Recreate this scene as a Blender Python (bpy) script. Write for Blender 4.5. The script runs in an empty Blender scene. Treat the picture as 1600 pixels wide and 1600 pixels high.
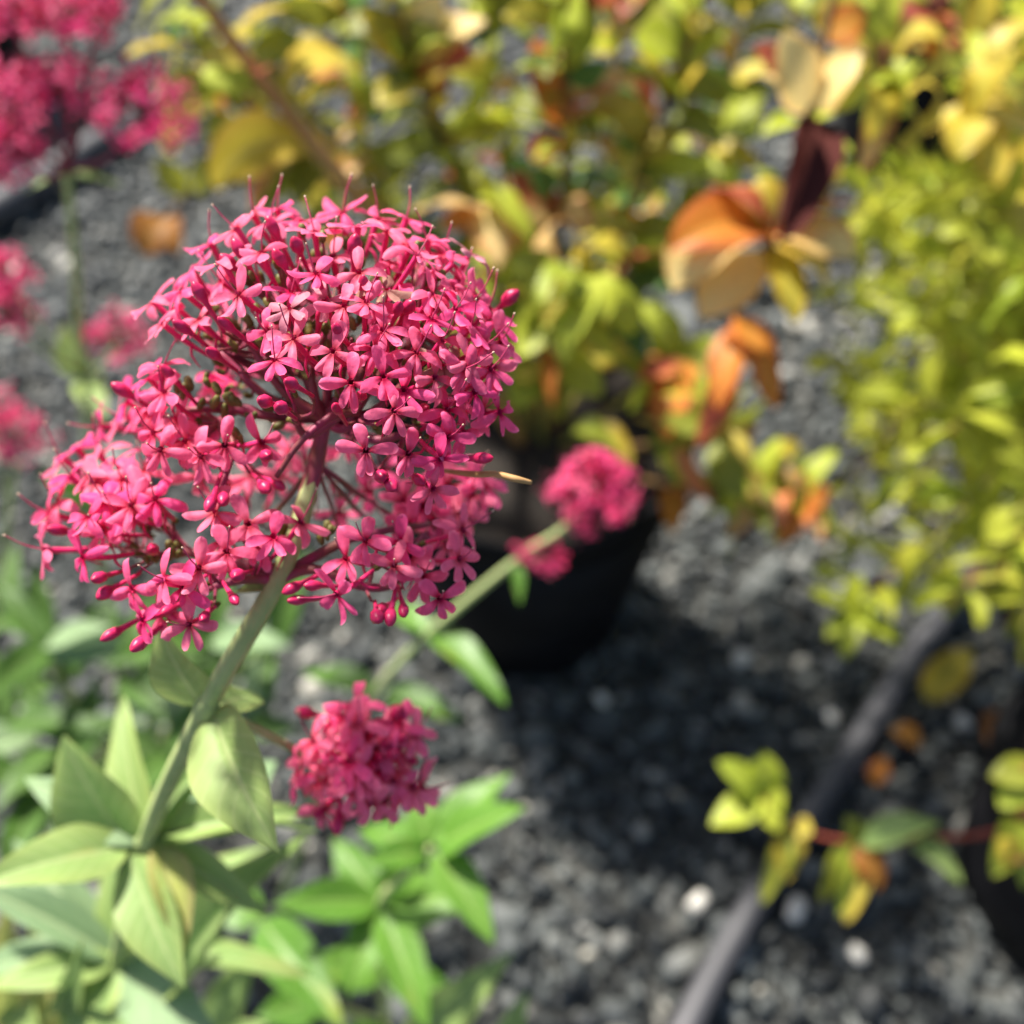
import bpy, bmesh, math, random
import numpy as np
from mathutils import Vector, Matrix, noise

random.seed(11)
rng = np.random.default_rng(11)
sc = bpy.context.scene
col = sc.collection
rad = math.radians

# ------------------------------------------------------------------ camera
CAM_H = 0.72
PITCH = rad(52)
FPX = 1600.0                      # focal length in photo pixels (1600 px frame)
Fv = Vector((0, math.cos(PITCH), -math.sin(PITCH)))
Rv = Vector((1, 0, 0))
Uv = Vector((0, math.sin(PITCH), math.cos(PITCH)))
CAM = Vector((0, 0, CAM_H))
cd = bpy.data.cameras.new('camera')
cam = bpy.data.objects.new('camera', cd)
col.objects.link(cam)
cam.location = CAM
cam.rotation_euler = (math.pi / 2 - PITCH, 0, 0)
cd.sensor_width = 36
cd.lens = 36
cd.clip_start = 0.01
cd.clip_end = 100
cd.dof.use_dof = True
cd.dof.focus_distance = 0.170
cd.dof.aperture_fstop = 8.6
sc.camera = cam

# ------------------------------------------------------------------ light
SUN_EL, SUN_AZ = rad(52), rad(-38)          # azimuth from +Y (away from camera) towards +X
w = bpy.data.worlds.new('World')
sc.world = w
w.use_nodes = True
wn = w.node_tree
sky = wn.nodes.new('ShaderNodeTexSky')
sky.sky_type = 'NISHITA'
sky.sun_disc = False
sky.sun_elevation = SUN_EL
sky.sun_rotation = SUN_AZ
sky.dust_density = 2.0
wn.links.new(sky.outputs[0], wn.nodes['Background'].inputs[0])
wn.nodes['Background'].inputs[1].default_value = 0.075
sd = bpy.data.lights.new('sun', 'SUN')
sd.energy = 5.0
sd.angle = rad(4.0)
sd.color = (1.0, 0.95, 0.86)
sun = bpy.data.objects.new('sun', sd)
col.objects.link(sun)
sdir = Vector((math.sin(SUN_AZ) * math.cos(SUN_EL), math.cos(SUN_AZ) * math.cos(SUN_EL), math.sin(SUN_EL)))
sun.rotation_euler = sdir.to_track_quat('Z', 'Y').to_euler()
sun.location = sdir * 3
sc.view_settings.view_transform = 'Standard'
sc.view_settings.look = 'None'
sc.view_settings.exposure = 1.22
sc.view_settings.gamma = 1
sc.render.engine = 'CYCLES'
sc.cycles.use_denoising = True
sc.cycles.max_bounces = 8
sc.cycles.transmission_bounces = 6


# ------------------------------------------------------------------ helpers
def P(x, y, z):
    """photo pixel + distance along the lens axis -> world point"""
    return CAM + (Fv + Rv * ((x - 800) / FPX) - Uv * ((y - 800) / FPX)) * z


def G(x, y, h=0.0):
    """photo pixel -> world point at height h"""
    d = Fv + Rv * ((x - 800) / FPX) - Uv * ((y - 800) / FPX)
    return CAM + d * ((h - CAM_H) / d.z)


def camvec(x, y, z):
    """camera-space direction (right, image-up, towards camera) -> world"""
    return Rv * x + Uv * y - Fv * z


def smooth(me):
    me.polygons.foreach_set('use_smooth', [True] * len(me.polygons))


def link(name, me, parent=None, mw=None):
    o = bpy.data.objects.new(name, me)
    col.objects.link(o)
    if parent is not None:
        o.parent = parent
        o.matrix_parent_inverse = WM[parent.name].inverted()
    m = mw if mw is not None else Matrix.Identity(4)
    o.matrix_basis = m
    WM[o.name] = m
    return o


WM = {}


def empty(name, loc, label, cat, group=None):
    o = bpy.data.objects.new(name, None)
    col.objects.link(o)
    o.location = loc
    o.empty_display_size = 0.02
    WM[o.name] = Matrix.Translation(loc)
    return tag(o, label, cat, group)


def tag(o, label, cat, group=None):
    o['label'] = label
    o['category'] = cat
    if group:
        o['group'] = group
    return o


def origin_mesh(name, verts, faces, mat, parent=None, origin=None, attr=None, flat=False):
    """mesh object with its origin at 'origin' (world)"""
    origin = Vector(origin) if origin is not None else Vector(verts[0])
    me = bpy.data.meshes.new(name)
    me.from_pydata([tuple(Vector(v) - origin) for v in verts], [], faces)
    if not flat:
        smooth(me)
    if attr is not None:
        a = me.attributes.new('t', 'FLOAT', 'POINT')
        a.data.foreach_set('value', attr)
    me.materials.append(mat)
    return link(name, me, parent, Matrix.Translation(origin))


def catmull(pts, n=8):
    pts = [Vector(p) for p in pts]
    if len(pts) < 3:
        return [pts[0].lerp(pts[-1], i / n) for i in range(n + 1)]
    out = []
    q = [pts[0] * 2 - pts[1]] + pts + [pts[-1] * 2 - pts[-2]]
    for i in range(1, len(q) - 2):
        a, b, c, d = q[i - 1], q[i], q[i + 1], q[i + 2]
        for k in range(n):
            t = k / n
            out.append(0.5 * ((2 * b) + (c - a) * t + (2 * a - 5 * b + 4 * c - d) * t * t + (3 * b - a - 3 * c + d) * t ** 3))
    out.append(pts[-1])
    return out


def tube(pts, radii, sides=8, n=8, verts=None, faces=None, cap=True, sm=True):
    """append a tapered tube; radii given at pts"""
    verts = [] if verts is None else verts
    faces = [] if faces is None else faces
    path = catmull(pts, n) if sm else [Vector(p) for p in pts]
    m = len(path)
    if isinstance(radii, (int, float)):
        radii = [radii] * len(pts)
    base = len(verts)
    prev = None
    for i, p in enumerate(path):
        t = (path[min(i + 1, m - 1)] - path[max(i - 1, 0)]).normalized()
        if prev is None:
            a = t.orthogonal().normalized()
        else:
            a = (prev - t * prev.dot(t)).normalized()
        prev = a
        b = t.cross(a)
        f = i / (m - 1) * (len(radii) - 1)
        k = min(int(f), len(radii) - 2)
        r = radii[k] + (radii[k + 1] - radii[k]) * (f - k)
        for s in range(sides):
            an = 2 * math.pi * s / sides
            rq = r * (1 + (.07 * math.cos(an * (sides // 2)) if sides >= 12 and sides < 16 else 0))
            verts.append(p + a * (math.cos(an) * rq) + b * (math.sin(an) * rq))
    for i in range(m - 1):
        for s in range(sides):
            faces.append((base + i * sides + s, base + i * sides + (s + 1) % sides,
                          base + (i + 1) * sides + (s + 1) % sides, base + (i + 1) * sides + s))
    if cap:
        faces.append(tuple(base + s for s in reversed(range(sides))))
        faces.append(tuple(base + (m - 1) * sides + s for s in range(sides)))
    return verts, faces, path


# ------------------------------------------------------------------ materials
def newmat(name):
    m = bpy.data.materials.new(name)
    m.use_nodes = True
    return m, m.node_tree.nodes, m.node_tree.links


def ramp(nodes, stops, interp='LINEAR'):
    r = nodes.new('ShaderNodeValToRGB')
    r.color_ramp.interpolation = interp
    e = r.color_ramp.elements
    e[0].position, e[0].color = stops[0][0], (*stops[0][1], 1)
    e[1].position, e[1].color = stops[-1][0], (*stops[-1][1], 1)
    for p, c in stops[1:-1]:
        x = e.new(p)
        x.color = (*c, 1)
    return r


def mathn(nodes, links, op, a, b=None, c=None):
    n = nodes.new('ShaderNodeMath')
    n.operation = op
    for i, v in enumerate((a, b, c)):
        if v is None:
            continue
        if isinstance(v, (int, float)):
            n.inputs[i].default_value = v
        else:
            links.new(v, n.inputs[i])
    return n.outputs[0]


def mixc(nodes, links, f, a, b, mode='MIX'):
    n = nodes.new('ShaderNodeMix')
    n.data_type = 'RGBA'
    n.blend_type = mode
    for k, v in ((0, f), (6, a), (7, b)):
        if isinstance(v, (int, float)):
            n.inputs[k].default_value = v
        elif isinstance(v, tuple):
            n.inputs[k].default_value = (*v, 1)
        else:
            links.new(v, n.inputs[k])
    return n.outputs[2]


def thin_surface(m, color, trans=0.35, rough=0.5, spec=0.3, bump=None, transcol=None):
    nodes, links = m.node_tree.nodes, m.node_tree.links
    b = nodes['Principled BSDF']
    b.inputs['Roughness'].default_value = rough
    b.inputs['Specular IOR Level'].default_value = spec
    links.new(color, b.inputs['Base Color'])
    t = nodes.new('ShaderNodeBsdfTranslucent')
    links.new(transcol if transcol is not None else color, t.inputs['Color'])
    mx = nodes.new('ShaderNodeMixShader')
    mx.inputs[0].default_value = trans
    links.new(b.outputs[0], mx.inputs[1])
    links.new(t.outputs[0], mx.inputs[2])
    links.new(mx.outputs[0], nodes['Material Output'].inputs[0])
    if bump is not None:
        bn = nodes.new('ShaderNodeBump')
        bn.inputs['Strength'].default_value = 0.35
        bn.inputs['Distance'].default_value = 0.0004
        links.new(bump, bn.inputs['Height'])
        links.new(bn.outputs[0], b.inputs['Normal'])
        links.new(bn.outputs[0], t.inputs['Normal'])


def petal_mat(name, tip, mid, throat, trans=0.4):
    m, n, l = newmat(name)
    at = n.new('ShaderNodeAttribute')
    at.attribute_name = 't'
    oi = n.new('ShaderNodeObjectInfo')
    r = ramp(n, [(0, throat), (0.16, throat), (0.34, mid), (0.7, mid), (1, tip)])
    l.new(at.outputs['Fac'], r.inputs[0])
    tc = n.new('ShaderNodeTexCoord')
    nz = n.new('ShaderNodeTexNoise')
    nz.inputs['Scale'].default_value = 900
    nz.inputs['Detail'].default_value = 3
    l.new(tc.outputs['Object'], nz.inputs['Vector'])
    hs = n.new('ShaderNodeHueSaturation')
    l.new(r.outputs[0], hs.inputs['Color'])
    l.new(mathn(n, l, 'MULTIPLY_ADD', oi.outputs['Random'], 0.012, 0.494), hs.inputs['Hue'])
    l.new(mathn(n, l, 'MULTIPLY_ADD', nz.outputs[0], 0.34, 0.86), hs.inputs['Value'])
    l.new(mathn(n, l, 'MULTIPLY_ADD', oi.outputs['Random'], -0.16, 1.06), hs.inputs['Saturation'])
    thin_surface(m, hs.outputs[0], trans, 0.5, 0.22, nz.outputs[0])
    return m


def stem_mat(name, c1, c2, scale=120, rough=0.5, trans=0.0):
    m, n, l = newmat(name)
    tc = n.new('ShaderNodeTexCoord')
    nz = n.new('ShaderNodeTexNoise')
    nz.inputs['Scale'].default_value = scale
    nz.inputs['Detail'].default_value = 4
    l.new(tc.outputs['Object'], nz.inputs['Vector'])
    r = ramp(n, [(0.3, c1), (0.7, c2)])
    l.new(nz.outputs[0], r.inputs[0])
    b = n['Principled BSDF']
    b.inputs['Roughness'].default_value = rough
    b.inputs['Specular IOR Level'].default_value = 0.3
    l.new(r.outputs[0], b.inputs['Base Color'])
    if trans:
        b.inputs['Subsurface Weight'].default_value = trans
        b.inputs['Subsurface Radius'].default_value = (0.002, 0.001, 0.001)
    return m


def leaf_mat(name, cols, rib, edge=None, trans=0.35, rough=0.5, blotch=0.0, spot=(0.1, 0.05, 0.02), spec=0.3, ribw=0.055):
    """cols: per-leaf colour choices (by Object Random); rib: midrib colour; edge: margin colour; blotch: amount of spot colour"""
    m, n, l = newmat(name)
    oi = n.new('ShaderNodeObjectInfo')
    r = ramp(n, [(i / max(1, len(cols) - 1), c) for i, c in enumerate(cols)])
    l.new(oi.outputs['Random'], r.inputs[0])
    uv = n.new('ShaderNodeUVMap')
    sx = n.new('ShaderNodeSeparateXYZ')
    l.new(uv.outputs[0], sx.inputs[0])
    across = mathn(n, l, 'ABSOLUTE', mathn(n, l, 'MULTIPLY_ADD', sx.outputs[1], 2.0, -1.0))
    tc = n.new('ShaderNodeTexCoord')
    mp = n.new('ShaderNodeMapping')
    l.new(tc.outputs['Object'], mp.inputs['Vector'])
    cmb = n.new('ShaderNodeCombineXYZ')
    off = mathn(n, l, 'MULTIPLY', oi.outputs['Random'], 37.0)
    l.new(off, cmb.inputs[0])
    l.new(off, cmb.inputs[1])
    l.new(cmb.outputs[0], mp.inputs['Location'])
    nz = n.new('ShaderNodeTexNoise')
    nz.inputs['Scale'].default_value = 3.0
    nz.inputs['Detail'].default_value = 5
    nz.inputs['Roughness'].default_value = 0.65
    l.new(mp.outputs[0], nz.inputs['Vector'])
    c = mixc(n, l, mathn(n, l, 'MULTIPLY_ADD', nz.outputs[0], 1.2, -0.35), r.outputs[0], cols[0] if len(cols) == 1 else cols[len(cols) // 2])
    hs = n.new('ShaderNodeHueSaturation')
    l.new(c, hs.inputs['Color'])
    l.new(mathn(n, l, 'MULTIPLY_ADD', nz.outputs[0], 0.7, 0.65), hs.inputs['Value'])
    c = hs.outputs[0]
    if edge is not None:
        ef = mathn(n, l, 'MULTIPLY', mathn(n, l, 'POWER', across, 2.0), mathn(n, l, 'MULTIPLY_ADD', nz.outputs[0], 2.2, -0.4))
        en = n.new('ShaderNodeClamp')
        l.new(ef, en.inputs[0])
        c = mixc(n, l, en.outputs[0], c, edge)
    if blotch:
        nb = n.new('ShaderNodeTexNoise')
        nb.inputs['Scale'].default_value = 1.7
        nb.inputs['Detail'].default_value = 3
        l.new(mp.outputs[0], nb.inputs['Vector'])
        rb = ramp(n, [(0.66 - blotch, (0, 0, 0)), (0.80 - blotch, (1, 1, 1))])
        l.new(nb.outputs[0], rb.inputs[0])
        c = mixc(n, l, rb.outputs[0], c, spot)
    # midrib and side veins
    rr = ramp(n, [(0.0, (1, 1, 1)), (ribw, (0.7, 0.7, 0.7)), (ribw * 2.2, (0, 0, 0))])
    l.new(across, rr.inputs[0])
    vein = n.new('ShaderNodeTexWave')
    vein.wave_type = 'BANDS'
    vein.inputs['Scale'].default_value = 2.6
    vein.inputs['Distortion'].default_value = 1.5
    vv = n.new('ShaderNodeCombineXYZ')
    l.new(mathn(n, l, 'MULTIPLY_ADD', across, -0.22, sx.outputs[0]), vv.inputs[0])
    l.new(vv.outputs[0], vein.inputs['Vector'])
    vr = ramp(n, [(0.82, (0, 0, 0)), (1.0, (0.35, 0.35, 0.35))])
    l.new(vein.outputs[0], vr.inputs[0])
    vmask = mathn(n, l, 'MAXIMUM', rr.outputs[0], vr.outputs[0])
    c = mixc(n, l, mathn(n, l, 'MULTIPLY', vmask, 0.75), c, rib)
    thin_surface(m, c, trans, rough, spec, vmask)
    return m


M = {}
M['petal'] = petal_mat('petal_pink', (0.93, 0.25, 0.44), (0.91, 0.125, 0.295), (0.52, 0.008, 0.06), .48)
M['petal_pale'] = petal_mat('petal_faded', (0.66, 0.36, 0.40), (0.62, 0.20, 0.28), (0.35, 0.05, 0.09))
M['petal_dead'] = petal_mat('petal_withered', (0.50, 0.36, 0.22), (0.36, 0.19, 0.15), (0.22, 0.07, 0.06))
M['tube'] = stem_mat('flower_tube', (0.52, 0.012, 0.095), (0.66, 0.03, 0.16), 400, 0.4, 0.25)
M['bud'] = stem_mat('flower_bud_skin', (0.42, 0.010, 0.06), (0.60, 0.03, 0.14), 500, 0.35, 0.2)
M['filament'] = stem_mat('stamen_filament', (0.42, 0.03, 0.10), (0.55, 0.06, 0.15), 300)
M['anther'] = stem_mat('anther_cream', (0.55, 0.36, 0.26), (0.68, 0.50, 0.36), 300)
M['branch'] = stem_mat('flower_branch', (0.15, 0.055, 0.03), (0.30, 0.035, 0.10), 160, 0.5)
M['calyx'] = stem_mat('olive_calyx', (0.07, 0.09, 0.012), (0.16, 0.13, 0.03), 300, 0.5)
M['vstem'] = stem_mat('valerian_stem', (0.27, 0.35, 0.13), (0.42, 0.46, 0.20), 140, 0.55, 0.1)
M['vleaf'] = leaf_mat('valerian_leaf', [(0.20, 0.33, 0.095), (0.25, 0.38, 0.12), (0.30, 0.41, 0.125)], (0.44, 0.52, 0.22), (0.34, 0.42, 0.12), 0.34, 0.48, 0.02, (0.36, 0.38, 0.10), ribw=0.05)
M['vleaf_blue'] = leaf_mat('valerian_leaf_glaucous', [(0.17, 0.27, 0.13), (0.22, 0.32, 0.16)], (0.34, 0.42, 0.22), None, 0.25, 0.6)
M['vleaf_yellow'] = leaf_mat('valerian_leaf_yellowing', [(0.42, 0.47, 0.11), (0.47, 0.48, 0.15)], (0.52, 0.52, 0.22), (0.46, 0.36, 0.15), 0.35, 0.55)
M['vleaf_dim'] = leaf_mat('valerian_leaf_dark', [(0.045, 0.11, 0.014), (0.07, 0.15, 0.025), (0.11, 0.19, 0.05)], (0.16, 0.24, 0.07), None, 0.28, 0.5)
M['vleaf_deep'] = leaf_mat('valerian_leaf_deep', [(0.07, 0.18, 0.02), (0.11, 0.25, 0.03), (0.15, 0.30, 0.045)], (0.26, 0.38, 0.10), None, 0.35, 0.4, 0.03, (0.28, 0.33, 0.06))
M['cane'] = stem_mat('cane_bark', (0.36, 0.16, 0.045), (0.52, 0.28, 0.09), 40, 0.5)
M['twig'] = stem_mat('twig_bark', (0.10, 0.055, 0.02), (0.22, 0.12, 0.04), 60, 0.7)
M['twig_green'] = stem_mat('green_twig', (0.24, 0.22, 0.04), (0.38, 0.32, 0.06), 60, 0.5)
M['redtwig'] = stem_mat('red_twig', (0.20, 0.03, 0.02), (0.34, 0.08, 0.04), 60, 0.5)
YL = [(0.55, 0.42, 0.03), (0.66, 0.52, 0.05), (0.50, 0.46, 0.05), (0.72, 0.56, 0.12)]
M['yellow'] = leaf_mat('leaf_yellow', YL, (0.62, 0.50, 0.14), (0.58, 0.34, 0.05), 0.45, 0.42)
M['lime'] = leaf_mat('leaf_lime', [(0.36, 0.44, 0.03), (0.46, 0.50, 0.045), (0.30, 0.40, 0.04)], (0.50, 0.52, 0.12), None, 0.42, 0.45)
M['peach'] = leaf_mat('leaf_peach', [(0.78, 0.50, 0.18), (0.80, 0.60, 0.25), (0.72, 0.44, 0.16)], (0.72, 0.48, 0.2), (0.62, 0.16, 0.05), 0.40, 0.45, 0.10, (0.62, 0.10, 0.05))
M['cream'] = leaf_mat('leaf_cream', [(0.86, 0.66, 0.25), (0.84, 0.70, 0.30), (0.86, 0.60, 0.22)], (0.80, 0.55, 0.25), (0.80, 0.42, 0.10), 0.45, 0.45)
M['orange'] = leaf_mat('leaf_orange', [(0.58, 0.18, 0.03), (0.64, 0.26, 0.03), (0.50, 0.13, 0.03)], (0.50, 0.28, 0.06), (0.40, 0.05, 0.02), 0.40, 0.45, 0.08, (0.32, 0.04, 0.02))
M['red'] = leaf_mat('leaf_red', [(0.45, 0.06, 0.035), (0.36, 0.05, 0.05), (0.52, 0.10, 0.05)], (0.5, 0.22, 0.10), (0.60, 0.28, 0.06), 0.35, 0.45)
M['maroon'] = leaf_mat('leaf_maroon', [(0.065, 0.018, 0.016), (0.09, 0.025, 0.02)], (0.10, 0.03, 0.02), None, 0.2, 0.85, spec=.08)
M['brown'] = leaf_mat('leaf_brown', [(0.24, 0.085, 0.015), (0.30, 0.14, 0.02)], (0.3, 0.15, 0.03), (0.20, 0.05, 0.01), 0.3, 0.55)
M['olive'] = leaf_mat('leaf_olive', [(0.20, 0.24, 0.02), (0.28, 0.29, 0.03), (0.15, 0.21, 0.025)], (0.35, 0.34, 0.08), None, 0.42, 0.45)
M['green'] = leaf_mat('leaf_green', [(0.07, 0.16, 0.03), (0.10, 0.20, 0.05)], (0.2, 0.3, 0.08), None, 0.38, 0.45)
M['fern'] = leaf_mat('leaf_fresh', [(0.16, 0.27, 0.018), (0.34, 0.43, 0.03), (0.56, 0.55, 0.06), (0.60, 0.54, 0.08), (0.20, 0.32, 0.03)], (0.45, 0.5, 0.1), None, 0.45, 0.42)
M['tan'] = stem_mat('dry_straw_skin', (0.34, 0.17, 0.06), (0.46, 0.27, 0.11), 200, 0.6)


def pot_mat():
    m, n, l = newmat('black_pot_plastic')
    b = n['Principled BSDF']
    tc = n.new('ShaderNodeTexCoord')
    nz = n.new('ShaderNodeTexNoise')
    nz.inputs['Scale'].default_value = 25
    nz.inputs['Detail'].default_value = 6
    l.new(tc.outputs['Object'], nz.inputs['Vector'])
    r = ramp(n, [(0.4, (0.003, 0.003, 0.004)), (0.75, (0.008, 0.008, 0.010))])
    l.new(nz.outputs[0], r.inputs[0])
    l.new(r.outputs[0], b.inputs['Base Color'])
    b.inputs['Roughness'].default_value = 0.55
    b.inputs['Specular IOR Level'].default_value = 0.14
    return m


def hose_mat():
    m, n, l = newmat('hose_rubber')
    b = n['Principled BSDF']
    tc = n.new('ShaderNodeTexCoord')
    nz = n.new('ShaderNodeTexNoise')
    nz.inputs['Scale'].default_value = 14
    nz.inputs['Detail'].default_value = 6
    l.new(tc.outputs['Object'], nz.inputs['Vector'])
    r = ramp(n, [(0.35, (0.040, 0.040, 0.046)), (0.7, (0.080, 0.078, 0.086))])
    l.new(nz.outputs[0], r.inputs[0])
    l.new(r.outputs[0], b.inputs['Base Color'])
    b.inputs['Roughness'].default_value = 0.6
    return m


def soil_mat():
    m, n, l = newmat('potting_soil')
    b = n['Principled BSDF']
    tc = n.new('ShaderNodeTexCoord')
    nz = n.new('ShaderNodeTexNoise')
    nz.inputs['Scale'].default_value = 160
    nz.inputs['Detail'].default_value = 6
    l.new(tc.outputs['Object'], nz.inputs['Vector'])
    r = ramp(n, [(0.3, (0.006, 0.004, 0.003)), (0.75, (0.026, 0.018, 0.012))])
    l.new(nz.outputs[0], r.inputs[0])
    l.new(r.outputs[0], b.inputs['Base Color'])
    b.inputs['Roughness'].default_value = 0.95
    return m


def gravel_mat(name, island=True):
    m, n, l = newmat(name)
    b = n['Principled BSDF']
    ge = n.new('ShaderNodeNewGeometry')
    r = ramp(n, [(0, (0.014, 0.016, 0.017)), (0.30, (0.035, 0.040, 0.041)), (0.55, (0.062, 0.070, 0.069)),
                 (0.80, (0.110, 0.119, 0.114)), (0.93, (0.20, 0.20, 0.185)), (1, (0.42, 0.40, 0.34))])
    if island:
        l.new(ge.outputs['Random Per Island'], r.inputs[0])
        src = r.outputs[0]
    else:
        oi = n.new('ShaderNodeObjectInfo')
        r2 = ramp(n, [(0, (0.50, 0.48, 0.43)), (1, (0.66, 0.63, 0.57))])
        l.new(oi.outputs['Random'], r2.inputs[0])
        src = r2.outputs[0]
    tc = n.new('ShaderNodeTexCoord')
    nz = n.new('ShaderNodeTexNoise')
    nz.inputs['Scale'].default_value = 220
    nz.inputs['Detail'].default_value = 6
    nz.inputs['Roughness'].default_value = 0.7
    l.new(tc.outputs['Object'], nz.inputs['Vector'])
    hs = n.new('ShaderNodeHueSaturation')
    l.new(src, hs.inputs['Color'])
    l.new(mathn(n, l, 'MULTIPLY_ADD', nz.outputs[0], 1.1, 0.45), hs.inputs['Value'])
    l.new(hs.outputs[0], b.inputs['Base Color'])
    b.inputs['Roughness'].default_value = 0.6
    bn = n.new('ShaderNodeBump')
    bn.inputs['Strength'].default_value = 0.4
    bn.inputs['Distance'].default_value = 0.001
    l.new(nz.outputs[0], bn.inputs['Height'])
    l.new(bn.outputs[0], b.inputs['Normal'])
    return m


M['pot'] = pot_mat()
M['hose'] = hose_mat()
M['soil'] = soil_mat()
M['gravel'] = gravel_mat('gravel_stone')
M['pebble'] = gravel_mat('pale_pebble_stone', False)

# ------------------------------------------------------------------ ground
gm, gn, gl = newmat('ground_grit')
tcn = gn.new('ShaderNodeTexCoord')
vo = gn.new('ShaderNodeTexVoronoi')
vo.inputs['Scale'].default_value = 70
gl.new(tcn.outputs['Object'], vo.inputs['Vector'])
gr = ramp(gn, [(0, (0.02, 0.021, 0.02)), (0.6, (0.05, 0.052, 0.048)), (1, (0.11, 0.11, 0.10))])
sxx = gn.new('ShaderNodeSeparateXYZ')
gl.new(vo.outputs['Color'], sxx.inputs[0])
gl.new(sxx.outputs[0], gr.inputs[0])
gl.new(gr.outputs[0], gn['Principled BSDF'].inputs['Base Color'])
gn['Principled BSDF'].inputs['Roughness'].default_value = 0.9
S = 30
ground = origin_mesh('ground', [(-S, -S, 0), (S, -S, 0), (S, S, 0), (-S, S, 0)], [(0, 1, 2, 3)], gm, origin=(0, 0, 0))
ground['kind'] = 'structure'


def gravel():
    bmx = bmesh.new()
    bmesh.ops.create_icosphere(bmx, subdivisions=1, radius=1)
    bv = np.array([v.co[:] for v in bmx.verts])
    bf = np.array([[v.index for v in f.verts] for f in bmx.faces])
    bmx.free()
    shapes = []
    for k in range(24):
        # broken-stone shapes: clip the ball by random planes
        q = bv.copy()
        for _ in range(5):
            d = rng.normal(size=3)
            d /= np.linalg.norm(d)
            h = rng.uniform(0.45, 0.8)
            s = q @ d
            q = q - np.outer(np.maximum(s - h, 0), d)
        q += rng.normal(scale=0.06, size=q.shape)
        shapes.append(q)
    # jittered grid, two layers, denser in view
    pts = []
    for layer, (step, zz) in enumerate(((0.0115, 0.002), (0.0140, 0.007))):
        xs = np.arange(-1.25, 1.25, step)
        ys = np.arange(-0.05, 2.15, step)
        X, Y = np.meshgrid(xs, ys)
        X = X.ravel() + rng.uniform(-0.5, 0.5, X.size) * step
        Y = Y.ravel() + rng.uniform(-0.5, 0.5, Y.size) * step
        keep = np.abs(X) < 0.52 + 0.42 * np.maximum(Y, 0)
        if layer == 1:
            keep &= rng.uniform(size=X.size) < 0.55
        X, Y = X[keep], Y[keep]
        pts.append(np.stack([X, Y, zz + rng.uniform(-0.002, 0.003, X.size)], 1))
    pts = np.concatenate(pts)
    n = len(pts)
    sizes = rng.lognormal(math.log(0.0070), 0.40, n)
    V = np.empty((n, 12, 3))
    ids = rng.integers(0, 24, n)
    ax = rng.normal(size=(n, 3))
    ax /= np.linalg.norm(ax, axis=1)[:, None]
    an = rng.uniform(0, 6.28, n)
    base = np.array(shapes)[ids]
    base = base * np.stack([np.ones(n), rng.uniform(0.7, 1, n), rng.uniform(0.5, 0.85, n)], 1)[:, None, :]
    c, s = np.cos(an)[:, None, None], np.sin(an)[:, None, None]
    axb = np.repeat(ax[:, None, :], 12, 1)
    rot = base * c + np.cross(axb, base) * s + axb * np.sum(axb * base, 2, keepdims=True) * (1 - c)
    V = rot * sizes[:, None, None] + pts[:, None, :]
    F = bf[None] + (np.arange(n) * 12)[:, None, None]
    me = bpy.data.meshes.new('gravel')
    me.vertices.add(n * 12)
    me.vertices.foreach_set('co', V.ravel())
    nf = n * len(bf)
    me.loops.add(nf * 3)
    me.loops.foreach_set('vertex_index', F.ravel().astype(np.int32))
    me.polygons.add(nf)
    me.polygons.foreach_set('loop_start', np.arange(nf, dtype=np.int32) * 3)
    me.update(calc_edges=True)
    me.materials.append(M['gravel'])
    o = link('gravel', me)
    tag(o, 'blue grey crushed stone gravel covering the nursery ground', 'gravel')
    o['kind'] = 'stuff'


gravel()


def stone_mesh(seed):
    random.seed(seed)
    bmx = bmesh.new()
    bmesh.ops.create_icosphere(bmx, subdivisions=2, radius=1)
    planes = [(Vector((random.gauss(0, 1), random.gauss(0, 1), random.gauss(0, 1))).normalized(), random.uniform(0.55, 0.85)) for _ in range(6)]
    for v in bmx.verts:
        for d, h in planes:
            s = v.co.dot(d)
            if s > h:
                v.co -= d * (s - h)
        v.co *= 1 + 0.06 * noise.noise(v.co * 2 + Vector((seed, 0, 0)))
    me = bpy.data.meshes.new('pale_pebble')
    bmx.to_mesh(me)
    bmx.free()
    smooth(me)
    me.materials.append(M['pebble'])
    return me


for i, (x, y, s, lab) in enumerate([
        (1160, 1030, 0.0085, 'round cream pebble on open gravel between the black shrub pot and hose'),
        (1242, 1420, 0.0090, 'bright cream pebble on gravel beneath the trailing gold leaves'),
        (1570, 1150, 0.0085, 'pale pebble beside the curled rusty dead leaf'),
        (1090, 1410, 0.0080, 'cream pebble beside the hose below the tuft of lime leaves'),
        (940, 1092, 0.0060, 'small cream pebble at the foot of the black shrub pot'),
        (1300, 1120, 0.0060, 'small pale pebble touching the hose near the golden fallen leaf'),
        (1340, 1490, 0.0065, 'small pale pebble between the hose and the low black pot'),
        (1505, 1130, 0.0075, 'oblong pale pebble next to the single golden fallen leaf'),
        (30, 425, 0.0100, 'large pale pebble in front of the thick grey pipe')]):
    g = G(x, y, 0.016)
    o = link('pale_pebble', stone_mesh(i), None, Matrix.Translation(g) @ Matrix.Rotation(i * 1.3, 4, 'Z') @ Matrix.Diagonal((s * 1.1, s, s * 0.75, 1)))
    tag(o, lab, 'pebble', 'pale pebbles scattered in the gravel')


# ------------------------------------------------------------------ leaf meshes (unit length)
def leaf_profile(kind, t):
    if kind == 'lance':          # valerian
        return (math.sin(math.pi * min(1, t ** 0.70)) ** 0.95) * 0.5 + 0.05 * (1 - t)
    if kind == 'ovate':
        return (math.sin(math.pi * t ** 0.8) ** 0.75) * 0.5
    if kind == 'linear':
        return (math.sin(math.pi * t ** 0.9) ** 0.6) * 0.5
    return math.sin(math.pi * t) * 0.5


LEAFS = {}


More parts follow.
